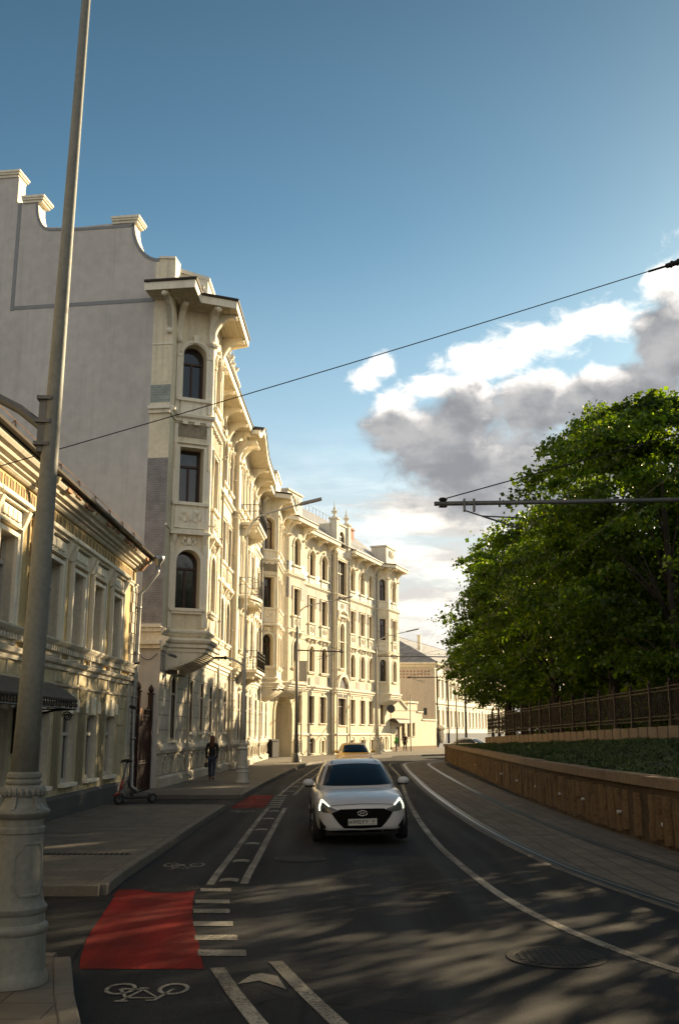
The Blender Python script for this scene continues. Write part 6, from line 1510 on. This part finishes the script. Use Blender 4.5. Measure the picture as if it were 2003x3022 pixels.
def person(label, loc, rz, top, legs, hair, step=.18, arm=(.10, -.06), long_hair=False, coat=0.0, h=1.72, grp=None):
    """faces +y; step = half stride, arms swing by arm[0], arm[1]"""
    t = thing('person', label, 'person', loc, rz, grp); k = h / 1.72; t.scale = (k, k, k)
    pel = (0, 0, .93, .145, .105); ch = (0, .0, 1.28, .165, .115); nk = (0, .01, 1.46, .06, .06)
    def leg(s, f, lift=0): return [pel, (s * .09, 0, .86, .088), (s * .10, f * .45 + .03, .50, .058), (s * .10, f - .02 - lift * .12, .10 + lift, .042), (s * .105, f + .13, .035 + lift * .6, .032)]
    def armc(s, f): return [(0, 0, 1.40, .09, .08), (s * .185, 0, 1.40, .058), (s * .215, -f * .4 - .02, 1.14, .043), (s * .225, f, .90, .032), (s * .232, f + .02, .82, .026)]
    hd = [ch, (0, 0, 1.40, .09, .08), nk, (0, .02, 1.54, .085, .088), (0, .03, 1.63, .092, .10), (0, .02, 1.70, .05, .06)]
    sp = [pel, (0, 0, 1.08, .135, .095), ch]
    V, E = chain([sp, hd, leg(-1, step), leg(1, -step, .05), armc(-1, arm[0]), armc(1, arm[1])]); body = skinned('body', V, E, M['skin'], t)
    for s, f in ((-1, arm[0]), (1, arm[1])):       # palm and fingers at each wrist
        base = (s * .232, f + .02, .82)
        L = [[(base[0], base[1], base[2] + .02, .022, .014), (base[0], base[1] + .004, base[2] - .05, .030, .013), (base[0], base[1] + .006, base[2] - .08, .028, .011)]]
        b_, e_ = chain(L); skinned('palm', b_, e_, M['skin'], body, 1)
        for q, ln in ((-.024, .065), (-.008, .078), (.008, .072), (.023, .055)):
            V2 = [(base[0], base[1] + q, base[2] - .075, .009), (base[0] - s * .004, base[1] + q, base[2] - .075 - ln * .55, .0085), (base[0] - s * .016, base[1] + q * .9, base[2] - .075 - ln, .0075)]
            skinned('finger', V2, [(0, 1), (1, 2)], M['skin'], body, 1)
        V2 = [(base[0] - s * .005, base[1] + .022, base[2] - .03, .011), (base[0] - s * .01, base[1] + .046, base[2] - .06, .010), (base[0] - s * .014, base[1] + .05, base[2] - .09, .008)]
        skinned('thumb', V2, [(0, 1), (1, 2)], M['skin'], body, 1)
    b = MB(); b.blob((0, .125, 1.60), (.013, .02, .024)); b.blob((0, .112, 1.555), (.024, .008, .008))
    for s in (-1, 1): b.blob((s * .098, .02, 1.61), (.012, .022, .034))
    b.build('face', M['skin'], body, smooth=True)
    b = MB()
    for s in (-1, 1): b.blob((s * .033, .112, 1.632), (.014, .008, .008))
    b.build('eyes', M['leather'], body)
    g = lambda L, d: [(x[0], x[1], x[2], x[3] + d, (x[4] if len(x) > 4 else x[3]) + d) for x in L]
    zc = .84 - coat
    jac = [(0, -.01, zc, .17 + coat * .12, .12 + coat * .1), (0, 0, .98, .165, .12), (0, 0, 1.10, .155, .112), (0, 0, 1.28, .185, .132), (0, 0, 1.39, .12, .10), (0, .005, 1.455, .075, .07)]
    def slv(s, f): return [(0, 0, 1.39, .12, .10), (s * .19, 0, 1.40, .074), (s * .218, -f * .4 - .02, 1.14, .058), (s * .226, f, .92, .046), (s * .235, f + .01, .865, .046)]
    V, E = chain([jac, slv(-1, arm[0]), slv(1, arm[1])]); skinned('jacket', V, E, M[top], t)
    tl = lambda s, f, lift=0: [(0, 0, .93, .15, .112)] + g(leg(s, f, lift)[1:3], .016) + [(s * .10, f - .02 - lift * .12, .09 + lift, .058)]
    V, E = chain([tl(-1, step), tl(1, -step, .05)]); skinned('trousers', V, E, M[legs], t)
    for s, f, lift in ((-1, step, 0), (1, -step, .05)):
        skinned('shoe', [(s * .10, f - .06 - lift * .1, .05 + lift, .046, .042), (s * .105, f + .06, .04 + lift * .7, .046, .035), (s * .108, f + .17, .035 + lift * .4, .036, .028)], [(0, 1), (1, 2)], M['leather'], t, 1)
    hv = [(0, .03, 1.735, .06, .07), (0, .0, 1.69, .105, .115), (0, -.03, 1.60, .108, .10)]
    hv += [(0, -.06, 1.48, .115, .06), (0, -.075, 1.36, .12, .045), (0, -.08, 1.27, .08, .03)] if long_hair else [(0, -.05, 1.53, .07, .05)]
    skinned('hair', hv, [(i, i + 1) for i in range(len(hv) - 1)], M[hair], t)
    return t
wk = person('person walking away on the pavement in black jacket and jeans with long auburn hair', (-5.1, 40.9, .13), R(-4), 'jk_black', 'jeans', 'hair_brown', .2, (.02, -.10), True)
t = thing('handbag', 'small black handbag held by the walking person', 'bag', (-5.1 - .232, 40.9 + .05, .13), R(-4))
b = MB(); b.extr([(-.05, -.13, .50), (-.05, .13, .50), (-.05, .11, .68), (-.05, -.11, .68)], (0, 0, 0), (.10, 0, 0)); b.build('bag_body', M['leather'], t)
b = MB(); b.tube([(0, -.08, .67), (0, -.05, .75), (0, 0, .765), (0, .05, .75), (0, .08, .67)], .008, 6); b.build('handle', M['leather'], t)
person('person in a bright green jacket standing by the white gatehouse', (5.72, 102.6, .13), R(120), 'green_jk', 'jeans', 'hair_dark', .10, (.06, .1), False, .22, 1.66)
person('person in a dark brown coat beside the person in the green jacket', (6.6, 102.9, .13), R(200), 'dark_coat', 'dark_coat', 'hair_dark', .10, (.05, .0), False, .25, 1.75)
# ================================================================ lime trees behind the fence
m_, nt, bs = new_mat('lime_leaf'); N = nt.nodes
bs.inputs['Roughness'].default_value = .45; bs.inputs['Specular IOR Level'].default_value = .35
ge = N.new('ShaderNodeNewGeometry'); rp = N.new('ShaderNodeValToRGB')
rp.color_ramp.elements[0].color = (.020, .044, .004, 1); rp.color_ramp.elements[1].color = (.066, .100, .012, 1); e = rp.color_ramp.elements.new(.55); e.color = (.036, .068, .007, 1)
lk(nt, ge.outputs['Random Per Island'], rp.inputs[0]); at_ = N.new('ShaderNodeAttribute'); at_.attribute_name = 'tone'; v0 = N.new('ShaderNodeVectorMath'); v0.operation = 'SCALE'; lk(nt, rp.outputs[0], v0.inputs[0]); lk(nt, at_.outputs['Fac'], v0.inputs['Scale']); lk(nt, v0.outputs[0], bs.inputs['Base Color'])
tr = N.new('ShaderNodeBsdfTranslucent'); vm = N.new('ShaderNodeVectorMath'); vm.operation = 'MULTIPLY'; vm.inputs[1].default_value = (4.6, 4.1, 0.9); lk(nt, v0.outputs[0], vm.inputs[0]); lk(nt, vm.outputs[0], tr.inputs[0])
mx = N.new('ShaderNodeMixShader'); mx.inputs[0].default_value = .42; lk(nt, bs.outputs[0], mx.inputs[1]); lk(nt, tr.outputs[0], mx.inputs[2]); lk(nt, mx.outputs[0], N['Material Output'].inputs[0])
M['leaf'] = m_
M['bark'] = mat('lime_bark', (0.045, 0.036, 0.028), .95, .35, 3, bump=.8, bscale=12)
def tree_meshes(seed, H, Rx, zlow, ncl, nlf):
    g = np.random.default_rng(seed); r = random.Random(seed)
    cl = []
    while len(cl) < ncl:
        an = r.uniform(0, 2 * PI); zf = r.random() ** .9; q = r.uniform(.25, 1.0) ** .5
        prof = (min(1, .55 + zf / .22 * .45) if zf < .22 else 1.0) * math.sqrt(max(.03, 1 - max(0, (zf - .48) / .52) ** 2.8))
        lump = 1 + .13 * math.sin(3 * an + seed) + .09 * math.sin(7 * zf * 3.1 + 2 * an + seed)
        if r.random() < .25 and zf > .8: q *= .7
        p = np.array([math.cos(an) * q * Rx * prof * lump, math.sin(an) * q * Rx * prof * lump, zlow + zf * (H - zlow) * (1 + .05 * math.sin(2 * an + seed))])
        cl.append((p, q))
    per = nlf // ncl; n = per * ncl
    C = np.repeat(np.array([c[0] for c in cl]), per, 0); sz = np.repeat(g.uniform(.55, 1.25, ncl), per)[:, None]
    outw = C[:, :2] / (np.linalg.norm(C[:, :2], axis=1)[:, None] + .01)
    off = g.normal(size=(n, 3)) * np.array([.42, .42, .19]) * sz
    rad = (off[:, :2] * outw).sum(1); off[:, 2] -= .28 * np.maximum(rad, -.2)       # sprays droop outwards
    P = C + off
    nrm = g.normal(size=(n, 3)) * .6 + np.array([0, 0, .75]); nrm[:, :2] += outw * .35; nrm /= np.linalg.norm(nrm, axis=1)[:, None]
    tv = np.cross(nrm, g.normal(size=(n, 3))); tv /= np.linalg.norm(tv, axis=1)[:, None]; bv = np.cross(nrm, tv)
    L = np.clip(g.lognormal(-2.42, .30, n), .05, .19)[:, None]; W = L * .82
    fold = nrm * L * .25
    q = np.stack([P - tv * L, P - bv * W + fold, P + tv * L, P + bv * W + fold], 1)
    me = bpy.data.meshes.new('crown'); me.vertices.add(4 * n); me.vertices.foreach_set('co', q.reshape(-1)); me.loops.add(4 * n); me.loops.foreach_set('vertex_index', np.arange(4 * n, dtype=np.int32)); me.polygons.add(n); me.polygons.foreach_set('loop_start', np.arange(0, 4 * n, 4, dtype=np.int32)); me.polygons.foreach_set('loop_total', np.full(n, 4, dtype=np.int32))
    me.materials.append(M['leaf']); me.update(calc_edges=True)
    ta = me.attributes.new('tone', 'FLOAT', 'POINT'); ta.data.foreach_set('value', np.repeat(np.repeat(np.clip(g.normal(1.05, .26, ncl), .55, 1.7), per), 4).astype(np.float32))
    b = MB(); lean = (r.uniform(-.25, .25), r.uniform(-.25, .25)); th = H * .62
    b.tube([(0, 0, -2.2), (lean[0] * .2, lean[1] * .2, 1.5), (lean[0] * .6, lean[1] * .6, th * .5), (lean[0], lean[1], th), (lean[0] * 1.2, lean[1] * 1.2, H * .85)], [.30 * min(1, H / 9), .235 * min(1, H / 9), .19 * min(1, H / 9), .11 * min(1, H / 9), .03], 12)
    for k in range(0, ncl, max(1, ncl // 18)):
        p, q_ = cl[k]; z0 = max(2.4, p[2] * r.uniform(.45, .7)); f_ = min(1, z0 / th); s = Vector((lean[0] * f_, lean[1] * f_, z0)); e_ = Vector(p); mid = s.lerp(e_, .5) + Vector((0, 0, .35)); b.tube([s, mid, e_], [.07, .04, .012], 6)
    return b.mesh('trunk', M['bark'], True), me
TM = [tree_meshes(3, 13.6, 4.5, 2.6, 230, 36000), tree_meshes(8, 12.6, 4.1, 2.3, 200, 31000), tree_meshes(14, 14.2, 4.8, 2.7, 280, 46000), tree_meshes(21, 11.2, 3.9, 2.0, 180, 29000)]
def shrub_meshes(seed):
    a, c = tree_meshes(seed, 3.0, 1.7, .1, 46, 4200); return a, c
TM += [tree_meshes(33, 13.8, 4.5, 2.4, 230, 20000), tree_meshes(37, 13.0, 4.4, 2.2, 220, 19000)]
SHM = [shrub_meshes(51), shrub_meshes(52)]
def tree(k, x, y, s, rz_, label, sz=1.0, up=0.0):
    t = thing('lime_tree', label, 'tree', (x, y, up + ((fez(max(y, 8)) - .15) if y < 62 else .9)), R(rz_), 'lime trees behind the fence'); t.scale = (s, s, s * sz)
    link('trunk', TM[k][0], t); link('crown', TM[k][1], t); return t
FR = [(2, 12.5, 37.0, .93, 20, .96, 'tallest front lime tree, its crown filling the upper right of the trees'), (0, 11.9, 44.0, .96, 120, 1.12, 'front lime tree just left of the tallest crown, with layered drooping sprays'), (1, 11.1, 52.0, .95, 60, 1.0, 'front lime tree halfway along the fence'),
      (3, 10.7, 59.0, 1.0, 200, 1.10, 'front lime tree with a sunlit yellow-green top above the fence'), (0, 11.2, 66.5, .86, 310, .90, 'front lime tree bulging over the far end of the stone wall'), (1, 12.4, 74.0, .86, 15, .84, 'last front lime tree beside the pale far street front')]
for a in FR: tree(a[0], a[1], a[2], a[3], a[4], a[6], a[5], 1.0 if a[2] > 60 else 0.0)
BK = [(2, 17.3, 42), (2, 18.6, 49), (3, 19.0, 57), (1, 18.4, 65), (0, 19.2, 73), (3, 18, 81), (2, 26, 47), (1, 27, 56), (0, 26, 65), (3, 27, 75), (2, 34, 50), (0, 35, 62), (1, 36, 76), (3, 44, 58), (1, 45, 72), (2, 46, 88), (0, 33, 88), (1, 24, 90)]
for i, (k, x, y) in enumerate(BK): tree(k, x, y, .97 + .04 * math.sin(i), 47 * i, 'lime tree in the shaded rows deeper inside the park', .90)
NR = [(4, 15.6, 30.5), (5, 15.9, 24.8), (4, 16.0, 19.0), (5, 16.2, 13.2), (4, 16.3, 6.5), (5, 16.4, -1.0), (4, 15.6, -9), (5, 15.2, -17)]  # those behind the viewer are unseen, added to block low sky light
for i, (k, x, y) in enumerate(NR): tree(k, x, y, .95, 61 * i + 10, 'lime tree further along the park fence, beside the near road', .90)
# shrubs filling the shade between the trunks
rs = random.Random(19)
SB_ = [(13.5 + rs.uniform(-1, 1.5) + (k % 3) * 6, 26 + k * 2.1 + rs.uniform(-.8, .8)) for k in range(27)]
for i, (x, y) in enumerate(SB_):
    t = thing('shrub', 'leafy shrub in the shade between the tree trunks behind the fence', 'shrub', (x, y, fez(y) - .2), R(50 * i), 'shrubs between the tree trunks'); s_ = rs.uniform(.85, 1.15); t.scale = (s_, s_, s_)
    link('foliage', SHM[i % 2][1], t); link('stem', SHM[i % 2][0], t)
